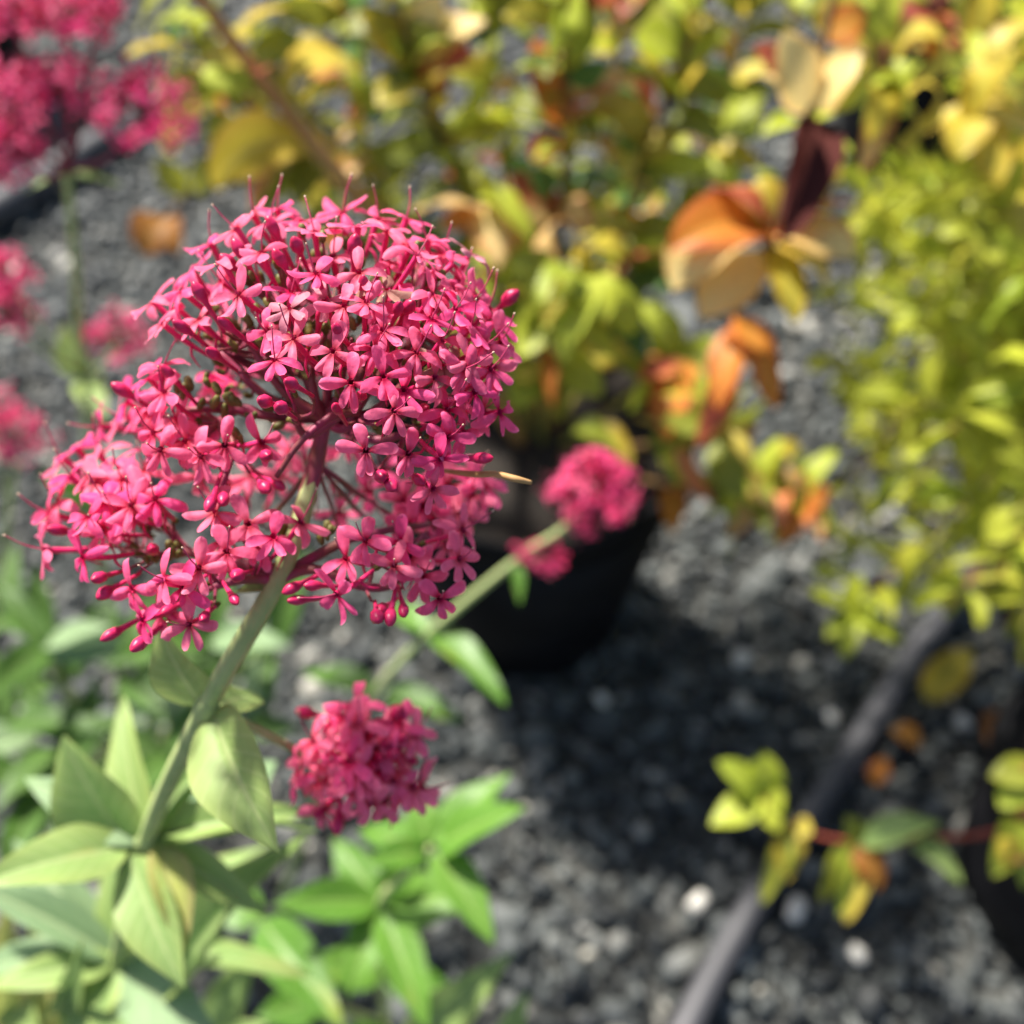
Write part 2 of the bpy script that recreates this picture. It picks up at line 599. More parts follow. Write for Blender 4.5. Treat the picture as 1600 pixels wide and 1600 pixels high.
def leaf_mesh(kind, mat, curl=0.5, fold=0.3, twist=0.0, wave=0.03, nt=10, nw=4, seed=0):
    """unit-length blade along +X, width 1 in Y (scaled per object), curl = bend (radians) towards -Z"""
    key = (kind, mat, curl, fold, twist, wave, nt, nw, seed)
    if key in LEAFS:
        return LEAFS[key]
    verts, uvs, faces = [], [], []
    r = random.Random(seed * 7 + 3)
    ph = r.uniform(0, 6)
    pos = Vector((0, 0, 0))
    a = curl * 0.25
    pts = []
    for i in range(nt + 1):
        t = i / nt
        ang = a - curl * (t ** 1.3)
        pts.append((pos.copy(), ang))
        pos = pos + Vector((math.cos(ang), 0, math.sin(ang))) / nt
    ch = pts[-1][0]
    wscale = .34 if kind == 'lance' else .5
    for i, (p, ang) in enumerate(pts):
        t = i / nt
        wd = max(leaf_profile(kind, t), 0.004)
        T = Vector((math.cos(ang), 0, math.sin(ang)))
        N = Vector((-math.sin(ang), 0, math.cos(ang)))
        B = Vector((0, 1, 0))
        if twist:
            tw = twist * t
            B, N = B * math.cos(tw) + N * math.sin(tw), N * math.cos(tw) - B * math.sin(tw)
        for j in range(2 * nw + 1):
            s = j / nw - 1
            y = s * wd
            lift = abs(s) * wd * fold - (s * s) * wd * fold * 0.35
            wv = wave * math.sin(t * 9 + ph + (2 if s > 0 else 0)) * s * s
            verts.append(p + B * y * (1 - .12 * fold) + N * (lift * (1.0 if kind == 'lance' else 0.7) * (wscale) + wv))
            uvs.append((t, j / (2 * nw)))
    k = 2 * nw + 1
    for i in range(nt):
        for j in range(2 * nw):
            faces.append((i * k + j, (i + 1) * k + j, (i + 1) * k + j + 1, i * k + j + 1))
    me = bpy.data.meshes.new('leaf')
    me.from_pydata(verts, [], faces)
    smooth(me)
    ul = me.uv_layers.new(name='UVMap')
    for lp in me.loops:
        ul.data[lp.index].uv = uvs[lp.vertex_index]
    me.materials.append(M[mat])
    LEAFS[key] = (me, ch)
    return LEAFS[key]


class Batch:
    """leaves beyond the ones built singly: one joined part"""

    def __init__(self):
        self.v, self.f, self.uv, self.mi, self.mats = [], [], [], [], []

    def add(self, me, m):
        b = len(self.v)
        self.v += [m @ x.co for x in me.vertices]
        mt = me.materials[0]
        if mt not in self.mats:
            self.mats.append(mt)
        k = self.mats.index(mt)
        ul = me.uv_layers[0].data
        for p in me.polygons:
            self.f.append(tuple(b + i for i in p.vertices))
            self.mi.append(k)
            self.uv += [tuple(ul[i].uv) for i in p.loop_indices]

    def build(self, parent, origin, name='small_leaves'):
        me = bpy.data.meshes.new(name)
        me.from_pydata([x - origin for x in self.v], [], self.f)
        smooth(me)
        for mt in self.mats:
            me.materials.append(mt)
        me.polygons.foreach_set('material_index', self.mi)
        ul = me.uv_layers.new(name='UVMap')
        ul.data.foreach_set('uv', [c for t in self.uv for c in t])
        o = link(name, me, parent, Matrix.Translation(origin))
        o['kind'] = 'stuff'
        return o


def place_leaf(name, parent, p0, p1, width, up, mesh, batch=None, cap=1.75):
    """put a unit leaf so that its base sits at p0 and its tip at p1; up = direction its face looks"""
    me, ch = mesh
    d = p1 - p0
    L = min(d.length / max(ch.length, 0.05), d.length * cap)
    # local frame whose X is the chord
    cx = ch.normalized()
    cy = Vector((0, 1, 0))
    cz = cx.cross(cy).normalized()
    X = d.normalized()
    Z = up - X * up.dot(X)
    if Z.length < 1e-4:
        Z = X.orthogonal()
    Z.normalize()
    Y = Z.cross(X).normalized()
    A = Matrix((cx, cy, cz)).to_4x4()                    # world->chord frame rows
    B = Matrix((X, Y, Z)).transposed().to_4x4()
    m = Matrix.Translation(p0) @ B @ A @ Matrix.Diagonal((L, width, L, 1))
    if batch is not None:
        return batch.add(me, m)
    return link(name, me, parent, m)


# ------------------------------------------------------------------ valerian florets
def petal(verts, faces, tv, mi, ang, L, W, reflex, base_r, seed):
    r = random.Random(seed)
    nt, nw = 6, 3
    b = len(verts)
    ca, sa = math.cos(ang), math.sin(ang)
    sk = r.uniform(-0.3, 0.3)
    tw = r.uniform(-0.55, 0.55)
    cup = r.choice((0.42, 0.42, 0.8, 0.1, -0.3))
    for i in range(nt + 1):
        t = i / nt
        wd = W * 0.5 * max(0.16, (math.sin(math.pi * (0.06 + 0.90 * t) ** 1.15) ** 0.62))
        if i == nt:
            wd = W * 0.16
        rr = base_r + L * (math.sin(t * 1.25) / math.sin(1.25))
        z = 0.00035 * math.sin(t * 2.4) - reflex * L * t ** 2.2
        for j in range(-nw, nw + 1):
            s = j / nw
            y = s * wd + sk * L * t * t * 0.4
            zz = z - cup * wd * s * s + 0.05 * wd * (1 - abs(s)) + tw * t * y + 0.00008 * math.sin(9 * t + 3 * s + seed)
            if i == nt:
                rr2 = rr - abs(s) * 0.0001
            else:
                rr2 = rr
            verts.append(Vector((ca * rr2 - sa * y, sa * rr2 + ca * y, zz)))
            tv.append(0.12 + 0.88 * t * (1 - 0.12 * (1 - abs(s))))
    k = 2 * nw + 1
    for i in range(nt):
        for j in range(2 * nw):
            faces.append((b + i * k + j, b + (i + 1) * k + j, b + (i + 1) * k + j + 1, b + i * k + j + 1))
            mi.append(0)


def floret_mesh(seed, mat='petal', stamen=True, tubelen=0.0095):
    r = random.Random(seed)
    verts, faces, tv, mi = [], [], [], []
    angs = [90 + r.uniform(-16, 16), 190 + r.uniform(-20, 14), 250 + r.uniform(-8, 8), 289 + r.uniform(-8, 8), -10 + r.uniform(-14, 20)]
    Ls = [0.0048, 0.0047, 0.0043, 0.0043, 0.0047]
    Ws = [0.0023, 0.00205, 0.00165, 0.00165, 0.00205]
    for i in range(5):
        petal(verts, faces, tv, mi, rad(angs[i]), Ls[i] * r.uniform(0.9, 1.1), Ws[i] * r.uniform(0.92, 1.12),
              r.uniform(-0.30, 0.62), 0.00042, seed * 10 + i)
    # throat funnel and tube
    nb = len(faces)
    bend = r.uniform(-0.0012, 0.0012)
    pts = [Vector((0, 0, 0.0001)), Vector((0, 0, -0.0008)), Vector((bend * 0.4, -0.0003, -tubelen * 0.5)), Vector((bend, 0.0, -tubelen))]
    v0 = len(verts)
    tube(pts, [0.00072, 0.00056, 0.00050, 0.00036], 7, 3, verts, faces, cap=False)
    tv += [0.02] * (len(verts) - v0)
    mi += [1] * (len(faces) - nb)
    # dark spur hanging from the tube base
    nb, v0 = len(faces), len(verts)
    tube([pts[2] * 1.2, pts[2] * 1.35 + Vector((0, -0.0016, 0)), pts[3] + Vector((0, -0.0032, 0.001))], [0.0003, 0.00026, 0.00012], 5, 2, verts, faces)
    tv += [0.02] * (len(verts) - v0)
    mi += [1] * (len(faces) - nb)
    # ovary at the foot of the tube
    nb, v0 = len(faces), len(verts)
    tube([pts[3], pts[3] + Vector((0, 0, -0.0006)), pts[3] + Vector((0, 0, -0.0014)), pts[3] + Vector((0, 0, -0.002))], [0.0004, 0.0006, 0.0005, 0.0003], 6, 2, verts, faces)
    tv += [0.02] * (len(verts) - v0)
    mi += [4] * (len(faces) - nb)
    if stamen:
        nb, v0 = len(faces), len(verts)
        a = r.uniform(0.1, 0.7)
        s = r.uniform(-0.25, 0.25)
        Ls_ = r.uniform(0.0045, 0.0068)
        tip = Vector((s * Ls_, Ls_ * math.sin(a), Ls_ * math.cos(a)))
        tube([Vector((0, 0, -0.0005)), tip * 0.5 + Vector((0, -0.0003, 0)), tip], [0.00016, 0.00013, 0.00011], 5, 4, verts, faces)
        tv += [0] * (len(verts) - v0)
        mi += [2] * (len(faces) - nb)
        nb, v0 = len(faces), len(verts)
        tube([tip - tip.normalized() * 0.0002, tip, tip + tip.normalized() * 0.0003], [0.00011, 0.00020, 0.00012], 6, 2, verts, faces)
        tv += [0] * (len(verts) - v0)
        mi += [3] * (len(faces) - nb)
    me = bpy.data.meshes.new('floret')
    me.from_pydata(verts, [], faces)
    smooth(me)
    at = me.attributes.new('t', 'FLOAT', 'POINT')
    at.data.foreach_set('value', tv)
    for k in (mat, 'tube', 'filament', 'anther', 'calyx'):
        me.materials.append(M[k])
    me.polygons.foreach_set('material_index', mi)
    return me


def bud_mesh(seed, tubelen=0.006):
    r = random.Random(seed + 500)
    verts, faces = [], []
    b = r.uniform(-0.001, 0.001)
    pts = [Vector((b, 0, -tubelen - 0.001)), Vector((b * .6, 0, -tubelen * .6)), Vector((0, 0, -0.0010)), Vector((0, 0, 0.0002)), Vector((0, 0, 0.0015)), Vector((0, 0, 0.0026)), Vector((0, 0.0001, 0.0032))]
    f = r.uniform(0.8, 1.15)
    tube(pts, [0.00036, 0.00042, 0.00055, 0.00105 * f, 0.00118 * f, 0.00075 * f, 0.00015], 9, 3, verts, faces)
    # five shallow seams between the folded petals
    for v in verts:
        if v.z > -0.0008:
            a = math.atan2(v.y, v.x)
            k = 1 - 0.10 * abs(math.cos(a * 2.5)) ** 6
            v.x *= k
            v.y *= k
    me = bpy.data.meshes.new('flower_bud')
    me.from_pydata(verts, [], faces)
    smooth(me)
    me.materials.append(M['bud'])
    return me


FLO = [floret_mesh(i, 'petal', i % 3 != 2, 0.0085 + 0.0006 * (i % 5)) for i in range(22)]
FADED = [floret_mesh(50 + i, 'petal_pale', False) for i in range(2)]
DEAD = [floret_mesh(80 + i, 'petal_dead', False) for i in range(2)]
BUD = [bud_mesh(i) for i in range(5)]


def frame_matrix(pos, n, up, s=1.0):
    Z = n.normalized()
    Y = up - Z * up.dot(Z)
    if Y.length < 1e-4:
        Y = Z.orthogonal()
    Y.normalize()
    X = Y.cross(Z)
    return Matrix.Translation(pos) @ Matrix((X, Y, Z)).transposed().to_4x4() @ Matrix.Scale(s, 4)


class Head:
    """one flower head: branch skeleton mesh (the part) with florets and buds as its sub-parts"""

    def __init__(self, plant, name='flower_head'):
        self.v, self.f, self.plant = [], [], plant
        self.items = []
        self.cv, self.cf = [], []

    def branch(self, pts, r):
        tube(pts, r, 7, 5, self.v, self.f)

    def pedicel(self, foot, n, hub, r=0.00030):
        mid = foot.lerp(hub, 0.5) - n * (0.25 * (foot - hub).length)
        tube([foot, mid, hub], [r, r * 1.1, r * 1.5], 5, 4, self.v, self.f)

    def add(self, me, pos, n, up, s, hub, foot_len=0.0105):
        self.items.append((me, frame_matrix(pos, n, up, s)))
        if hub is not None:
            self.pedicel(pos - n.normalized() * foot_len * s, n.normalized(), hub)

    def calyx(self, p, d, s):
        d = d.normalized()
        tube([p, p + d * 0.0008 * s, p + d * 0.0022 * s, p + d * 0.0030 * s], [0.0003 * s, 0.0008 * s, 0.0009 * s, 0.0005 * s], 7, 3, self.cv, self.cf)

    def build(self, origin):
        h = origin_mesh('flower_head', self.v, self.f, M['branch'], self.plant, origin)
        if self.cv:
            c = origin_mesh('seed_calyx', self.cv, self.cf, M['calyx'], h, origin)
            c['kind'] = 'stuff'
        for me, m in self.items:
            nm = 'flower_bud' if me.name.startswith('flower_bud') else 'floret'
            link(nm, me, h, m)
        return h


def jit(s):
    return Vector((random.gauss(0, s), random.gauss(0, s), random.gauss(0, s)))


# ================================================================== MAIN VALERIAN
random.seed(5)
base_main = G(150, 1760)
vp = empty('valerian_plant', base_main, 'tall red valerian with a big domed pink flower head and pale green leaves', 'flower')
NA, NB, NC = P(322, 1105, 0.222), P(228, 1312, 0.285), P(184, 1500, 0.352)
J0 = P(434, 905, 0.196)
J1 = P(487, 750, 0.199)
J2 = P(508, 655, 0.197)
v, f, _ = tube([base_main - Vector((0, 0, 0.01)), P(165, 1660, 0.47), NC, NB, NA, J0, J1, J2],
               [0.0036, 0.0032, 0.0027, 0.0023, 0.0021, 0.0018, 0.0016, 0.0012], 12, 10)
main_stem = origin_mesh('stem', v, f, M['vstem'], vp, base_main)
for nn, rr in ((NA, 0.0030), (NB, 0.0033), (NC, 0.0036)):       # swollen joints
    d = (J0 - NB).normalized()
    v, f, _ = tube([nn - d * 0.004, nn, nn + d * 0.004], [rr * .7, rr, rr * .7], 12, 4)
    origin_mesh('stem_joint', v, f, M['vstem'], main_stem, nn)

hd = Head(vp)
hd.branch([J0.lerp(J1, .35), J1, J2], [0.00182, 0.00175, 0.0014])


def cluster(lst, cx, cy, R, zc, rz, hubs, nz=0.35, bias=(0, 0, 0), sj=0.0012):
    """lst: floret throats in photo pixels; (cx,cy,R) the rounded surface they sit on, bulging rz towards the camera from depth zc"""
    for it in lst:
        x, y = it[0], it[1]
        extra = it[2] if len(it) > 2 else 0.0
        u, q = (x - cx) / R, (cy - y) / R
        rr = math.hypot(u, q)
        ww = math.sqrt(max(0.0, 1 - min(rr, 1) ** 2))
        z = zc - rz * ww + extra + random.gauss(0, sj)
        n = camvec(u, q, max(ww, nz) + 0.12) + camvec(*bias) + jit(0.17)
        n.normalize()
        pos = P(x, y, z)
        up = Uv + jit(0.28) + n * 0.0
        kind = it[3] if len(it) > 3 else 'f'
        me = random.choice(FLO) if kind == 'f' else random.choice(BUD) if kind == 'b' else random.choice(FADED) if kind == 'w' else random.choice(DEAD)
        foot = pos - n * 0.0105
        hub = min(hubs, key=lambda h: (h - foot).length)
        hd.add(me, pos, n, up, (z / 0.18) * random.uniform(0.94, 1.06), hub, 0.0105 if kind != 'b' else 0.007)


# --- the big dome
dome = [(369, 357), (422, 349), (433, 326, .008), (408, 394), (347, 409), (300, 422, .006), (283, 454), (238, 471, .004), (253, 506), (373, 461),
        (311, 499, .006), (417, 517), (459, 529), (429, 563), (492, 362), (559, 354), (604, 362), (535, 332, .008), (636, 341, .006), (642, 386),
        (668, 375), (653, 399), (494, 427), (561, 426), (537, 478), (572, 472), (676, 460), (709, 412), (599, 516), (674, 498), (651, 551),
        (520, 549), (692, 532), (745, 467), (737, 510), (775, 502), (783, 535), (761, 539), (770, 574), (712, 483), (709, 450), (736, 564),
        (548, 597), (599, 588), (631, 609), (616, 642), (727, 577), (767, 577), (742, 613), (781, 644), (702, 683), (724, 676, .006), (572, 704),
        (638, 709), (689, 717), (677, 764), (590, 340, .008), (470, 345, .008), (395, 335, .010), (690, 395, .006), (720, 440, .008), (765, 480, .008),
        (345, 440, .008), (330, 380, .010), (275, 480, .008), (700, 640, .004), (755, 640, .006), (680, 590), (455, 455, .006), (520, 400, .008),
        (610, 410, .010), (585, 545, .004), (640, 480, .006), (600, 470, .008)]
buds = [(379, 399), (364, 416), (431, 364), (442, 412), (317, 465), (467, 391), (339, 557), (292, 516), (360, 512), (553, 392), (569, 454),
        (621, 487), (635, 484), (533, 523), (790, 472, .004), (460, 602, -.004), (419, 629, -.004), (442, 640, -.004), (529, 642), (594, 744), (608, 755),
        (650, 747), (745, 716), (500, 500, .008), (480, 560, .01), (565, 620, .006), (660, 640, .008)]
dhubs = [P(x, y, z) for x, y, z in ((430, 560, .192), (480, 545, .190), (540, 560, .190), (590, 590, .190), (640, 590, .190), (690, 610, .192),
                                     (380, 520, .192), (340, 545, .195), (560, 640, .190), (650, 670, .191), (600, 500, .191), (520, 480, .192),
                                     (660, 510, .192), (450, 480, .193), (460, 655, .186))]
for h in dhubs:
    hd.branch([J2 if h is not dhubs[-1] else P(540, 640, .188), J2.lerp(h, 0.55) + Uv * -0.003, h], [0.0011, 0.0009, 0.0006])
cluster(dome, 515, 640, 305, 0.196, 0.026, dhubs)
cluster([(x[0], x[1], x[2] if len(x) > 2 else 0.002, 'b') for x in buds], 515, 640, 305, 0.196, 0.026, dhubs)
cluster([(452, 482, -.001, 'w'), (508, 470, .002, 'w'), (735, 395, .002, 'w'), (690, 570, .003, 'd'), (604, 452, .001, 'd')], 515, 640, 305, 0.196, 0.026, dhubs)
# back of the dome, seen from the side only
back = []
for k in range(30):
    a = random.uniform(0, 2 * math.pi)
    e = random.uniform(0.1, 0.9)
    back.append((515 + 270 * math.cos(a) * e, 560 - 200 * math.sin(a) * e if math.sin(a) > -0.4 else 560, e))
for x, y, e in back:
    ww = math.sqrt(max(0, 1 - e * e))
    z = 0.200 + 0.030 * ww + 0.004
    n = (camvec((x - 515) / 300, (640 - y) / 300, -0.6 * ww) + jit(.1)).normalized()
    pos = P(x, y, z)
    hub = min(dhubs, key=lambda h: (h - pos).length)
    hd.add(random.choice(FLO), pos, n, Uv + jit(.3), 1.0, hub)

for k in range(150):
    a, e = random.uniform(0, 6.28), math.sqrt(random.uniform(0, 1)) * .82
    x, y = 520 + 250 * e * math.cos(a), 520 + 190 * e * math.sin(a)
    z = random.uniform(.186, .206)
    q = P(x, y, z)
    d = camvec((x - 515) / 250, (640 - y) / 200, random.uniform(-.3, .6))
    hd.calyx(q, d, random.uniform(.6, 1.0))
    hub = min(dhubs, key=lambda h: (h - q).length)
    hd.pedicel(q, d.normalized(), hub, .00026)
for x, y, z in ((470, 672, .232), (500, 722, .236), (545, 690, .234), (575, 765, .236), (438, 742, .236), (392, 742, .234), (530, 800, .238), (360, 760, .236), (600, 735, .236), (455, 705, .24)):
    n = (camvec(random.uniform(-.5, .5), .6, .7)).normalized()
    hd.add(random.choice(FLO), P(x, y, z), n, Uv + jit(.3), 1.15, J1.lerp(J2, .3))
# --- upper left wing
hubsL = [P(320, 625, .197), P(285, 640, .199), P(345, 655, .196), P(300, 700, .199)]
for h in hubsL:
    hd.branch([J2, P(420, 650, .198), P(370, 640, .198), h], [0.0011, 0.0010, 0.0009, 0.0006])
cluster([(254, 572), (256, 613), (239, 677), (251, 703), (314, 714), (351, 696), (409, 691), (232, 590, .006), (290, 690, .006), (275, 655, .010), (219, 640, .022),
         (198, 628, .024), (157, 666, .034), (300, 671, .016), (185, 650, .03), (311, 746, .028), (240, 640, .028),
         (200, 615, 0, 'b'), (410, 758, 0, 'b'), (430, 755, .002, 'b'), (414, 712, -.002, 'b'), (332, 780, -.002, 'b'), (350, 776, -.001, 'b'), (270, 590, .002, 'b')],
        330, 690, 150, 0.195, 0.012, hubsL)
hd.branch([P(345, 655, .196), P(365, 700, .190), P(345, 770, .190)], [.0006, .0005, .0004])
hd.branch([P(560, 645, .188), P(520, 650, .186), P(470, 690, .184), P(432, 745, .186)], [.0008, .0008, .0006, .0005])
for (x, y, z) in ((300, 610, .194), (325, 600, .194), (345, 615, .193), (360, 632, .192), (372, 640, .192), (335, 640, .192), (310, 635, .193), (290, 625, .194),
                  (280, 612, .194), (352, 652, .193), (380, 690, .190), (395, 660, .193), (520, 520, .190), (600, 540, .190), (560, 520, .190), (610, 530, .19)):
    for k in range(2):
        hd.calyx(P(x + random.uniform(-6, 6), y + random.uniform(-6, 6), z), camvec(random.uniform(-.8, .8), 1, random.uniform(-.2, .7)), random.uniform(.55, .95))

# --- lower left wing
hubsLL = [P(215, 870, .205), P(250, 865, .204), P(190, 860, .207), P(230, 820, .206), P(270, 850, .204)]
hd.branch([J0, P(350, 870, .202), P(295, 862, .204), P(265, 830, .206), P(235, 800, .208)], [.0013, .0012, .0011, .0010, .0007])
hd.branch([P(295, 862, .204), P(250, 868, .204), P(190, 862, .206)], [.0010, .0010, .0006])
cluster([(140, 739, .006), (155, 709, .018), (166, 782), (99, 718, .026), (76, 802, .014), (136, 808), (185, 802), (243, 780), (67, 860, .004), (129, 871), (120, 700, .02),
         (110, 745, .010), (190, 750, .006), (215, 770, .004), (90, 785, .012), (180, 720, .014), (205, 790, .0), (160, 830, .002), (225, 735, .02), (150, 755, .004),
         (161, 901, 0, 'b'), (172, 922, 0, 'b'), (240, 860, .004, 'b'), (100, 830, .006, 'b')],
        235, 870, 185, 0.206, 0.018, hubsLL)

# --- lower middle
hubsLM = [P(300, 925, .196), P(265, 940, .197), P(330, 900, .196), P(370, 890, .196), P(390, 860, .195)]
hd.branch([J0, P(385, 905, .196), P(340, 915, .195), P(265, 940, .196)], [.0012, .0010, .0008, .0005])
hd.branch([J0, P(410, 870, .194), P(390, 855, .194)], [.001, .0008, .0005])
cluster([(206, 920), (255, 905), (285, 918), (311, 888), (223, 969), (296, 976), (335, 800), (388, 819), (354, 862), (427, 839), (470, 816), (345, 845, .006), (405, 850, .006),
         (250, 960, .008), (184, 986, 0, 'b'), (225, 1000, 0, 'b'), (322, 961, 0, 'b'), (374, 898, 0, 'b'), (363, 932, 0, 'b'), (270, 950, .004, 'b')],
        330, 900, 190, 0.197, 0.015, hubsLM)
for (x, y) in ((430, 815), (440, 835), (505, 845), (520, 830), (265, 872), (280, 868), (240, 880), (300, 905)):
    for k in range(3):
        hd.calyx(P(x + random.uniform(-8, 8), y + random.uniform(-8, 8), .196), camvec(random.uniform(-.8, .8), 1, random.uniform(-.2, .7)), random.uniform(.55, .95))

# --- lower right
hubsLR = [P(570, 920, .195), P(610, 915, .195), P(540, 915, .194), P(640, 890, .197), P(660, 840, .202)]
hd.branch([J0, P(490, 890, .196), P(560, 915, .195), P(610, 915, .195), P(640, 890, .196)], [.0012, .0010, .0009, .0008, .0005])
hd.branch([J0, P(530, 850, .20), P(600, 830, .204), P(670, 820, .206)], [.0012, .0010, .0009, .0006])
cluster([(571, 845), (540, 873), (625, 847), (616, 884), (718, 873), (723, 828), (526, 929), (687, 935), (640, 870, .006), (660, 900, .006),
         (465, 915, -.002, 'b'), (473, 937, -.002, 'b'), (497, 915, 0, 'b'), (588, 960, 0, 'b'), (630, 949, 0, 'b'), (611, 957, 0, 'b'), (600, 950, .003, 'b')],
        600, 890, 150, 0.197, 0.014, hubsLR)
cluster([(630, 780), (684, 811), (746, 738), (737, 771), (700, 760), (660, 790), (720, 800), (700, 850, -.008), (755, 755), (690, 735, .004), (640, 820, -.006)], 690, 820, 130, 0.226, 0.012, hubsLR)
hd.build(J2)

# --- small second head on its side stalk
stalk_pts = [NA, P(380, 1130, .230), P(440, 1160, .236), P(505, 1195, .242)]
v, f, _ = tube(stalk_pts, [0.0014, 0.0012, 0.0011, 0.0010], 8, 8)
origin_mesh('side_stalk', v, f, M['vstem'], vp, NA)
hd = Head(vp)
c0 = stalk_pts[-1]
h2 = [P(x, y, .237) for x, y in ((520, 1180), (560, 1170), (600, 1180), (560, 1215), (600, 1215), (520, 1220))]
for h in h2:
    hd.branch([c0, c0.lerp(h, .6), h], [.0009, .0007, .0005])
cluster([(557, 1098), (536, 1120), (488, 1158), (517, 1160), (625, 1130), (650, 1145), (600, 1140, .003), (545, 1190), (462, 1215), (495, 1225), (552, 1235), (580, 1255), (615, 1222),
         (645, 1230), (660, 1232, .004), (520, 1185), (530, 1205, .003), (555, 1205), (560, 1130), (600, 1250), (475, 1190, .004), (505, 1265, .004), (560, 1150, .010), (585, 1175, .012), (610, 1195, .010), (575, 1215, .010), (540, 1165, .010), (620, 1160, .008)],
        560, 1185, 125, 0.242, 0.019, h2, bias=(-.2, .25, 0))
cluster([(x, y, .002, 'b') for x, y in ((485, 1115), (585, 1150), (600, 1160), (570, 1165), (610, 1175), (590, 1180), (640, 1185), (505, 1262), (530, 1275), (615, 1120), (625, 1155), (580, 1195), (595, 1205), (575, 1140))],
        560, 1185, 125, 0.242, 0.017, h2)
hd.build(c0)

# --- leaves of the main plant: (base px, tip px, z base, z tip, width m, material, curl, fold, face direction in camera space)
mleaves = [
    ((316, 1102), (248, 975), .222, .212, .0150, 'vleaf', .5, .6, (-.25, .4, .8)),
    ((332, 1110), (440, 1335), .222, .205, .0200, 'vleaf', .45, .75, (-.35, .25, .8)),
    ((330, 1112), (410, 1095), .224, .245, .0130, 'vleaf', .7, .4, (0, .6, .6)),
    ((262, 1295), (432, 1190), .287, .315, .0290, 'vleaf_blue', .3, .3, (-.1, .7, .7)),
    ((198, 1325), (-40, 1385), .285, .262, .0190, 'vleaf', .45, .55, (0, .6, .7)),
    ((205, 1322), (98, 1150), .288, .278, .0270, 'vleaf', .35, 1.0, (-.35, .45, .8)),
    ((205, 1338), (290, 1545), .284, .270, .0170, 'vleaf', .5, .5, (-.1, .2, .9)),
    ((248, 1318), (288, 1490), .284, .275, .0130, 'vleaf_yellow', .45, .9, (.5, .2, .8)),
    ((224, 1300), (200, 1228), .288, .290, .0110, 'vleaf_yellow', .5, .3, (.1, .4, .8)),
    ((250, 1300), (300, 1245), .290, .310, .0120, 'vleaf', .5, .4, (0, .7, .6)),
    ((270, 1545), (478, 1305), .345, .300, .0240, 'vleaf', .35, .7, (-.45, .45, .8)),
    ((180, 1502), (-30, 1545), .350, .335, .0140, 'vleaf', .6, .5, (0, .5, .8)),
    ((80, 1580), (128, 1462), .360, .330, .0100, 'vleaf', .9, .6, (.5, .2, .8)),
    ((190, 1512), (355, 1630), .350, .325, .0240, 'vleaf_blue', .4, .5, (0, .3, .9)),
    ((184, 1512), (178, 1650), .350, .335, .0220, 'vleaf', .4, .6, (.2, .2, .9)),
    ((260, 1512), (362, 1500), .350, .340, .0100, 'vleaf', .6, .4, (0, .6, .7)),
    ((240, 1460), (292, 1400), .330, .335, .0120, 'vleaf', .6, .3, (0, .6, .7)),
    ((20, 1640), (10, 1405), .420, .395, .0170, 'vleaf_yellow', .4, .5, (.2, .3, .9)),
    ((75, 1650), (55, 1410), .420, .400, .0150, 'vleaf_yellow', .3, .5, (.2, .3, .9)),
    ((160, 1480), (90, 1400), .355, .375, .0160, 'vleaf_deep', .4, .4, (0, .4, .9)),
    ((215, 1500), (230, 1435), .352, .350, .0090, 'vleaf', .9, .4, (.5, .5, .6)),
    ((330, 1600), (400, 1480), .400, .380, .0170, 'vleaf', .3, .5, (.2, .2, .9)),
    ((100, 1560), (190, 1440), .40, .385, .0190, 'vleaf', .4, .4, (0, .4, .9)),
    ((-10, 1500), (70, 1640), .42, .40, .0200, 'vleaf', .4, .5, (0, .4, .9)),
    ((230, 1315), (150, 1235), .288, .30, .0140, 'vleaf', .6, .5, (-.3, .6, .7)),
    ((186, 1500), (110, 1640), .352, .34, .0200, 'vleaf', .5, .6, (-.2, .4, .8)),
    ((190, 1498), (300, 1440), .352, .365, .0200, 'vleaf', .4, .5, (-.1, .6, .7)),
    ((180, 1495), (60, 1470), .354, .37, .0220, 'vleaf', .4, .5, (-.2, .6, .7)),
    ((168, 1655), (260, 1560), .465, .44, .0240, 'vleaf', .4, .5, (-.2, .5, .8)),
    ((168, 1655), (420, 1600), .465, .43, .0260, 'vleaf', .4, .6, (-.1, .5, .8)),
    ((160, 1655), (10, 1480), .465, .44, .0260, 'vleaf_deep', .4, .6, (-.1, .5, .8)),
    ((168, 1655), (230, 1700), .465, .42, .0240, 'vleaf', .4, .6, (-.1, .5, .8)),
    ((420, 915), (365, 925), .197, .200, .0030, 'vleaf', .3, .3, (0, .5, .8)),
    ((440, 905), (478, 885), .197, .200, .0030, 'vleaf', .3, .3, (0, .5, .8)),
]
for i, (a, b, za, zb, wd, mt, cu, fo, up) in enumerate(mleaves):
    place_leaf('leaf', vp, P(*a, za), P(*b, zb), wd * .93, camvec(*up), leaf_mesh('lance', mt, cu, fo, 0.15 * (i % 3 - 1), .02, 14, 5, i % 5))
random.seed(17)
for k in range(26):
    q, lim = ((NB, .285), (NC, .352), (P(165, 1660, .47), .47))[k % 3]
    a = k * 2.4
    d = (camvec(math.cos(a), math.sin(a) * .8, random.uniform(-.5, .1))).normalized()
    L = random.uniform(.045, .066) * (.75 if k % 3 == 0 else 1)
    place_leaf('leaf', vp, q, q + d * L, L * random.uniform(.24, .32), camvec(-.2, .7, .6) + jit(.2), leaf_mesh('lance', random.choice(('vleaf', 'vleaf', 'vleaf_blue')), .5, random.choice((.5, .8)), 0, .02, 14, 5, k % 4))
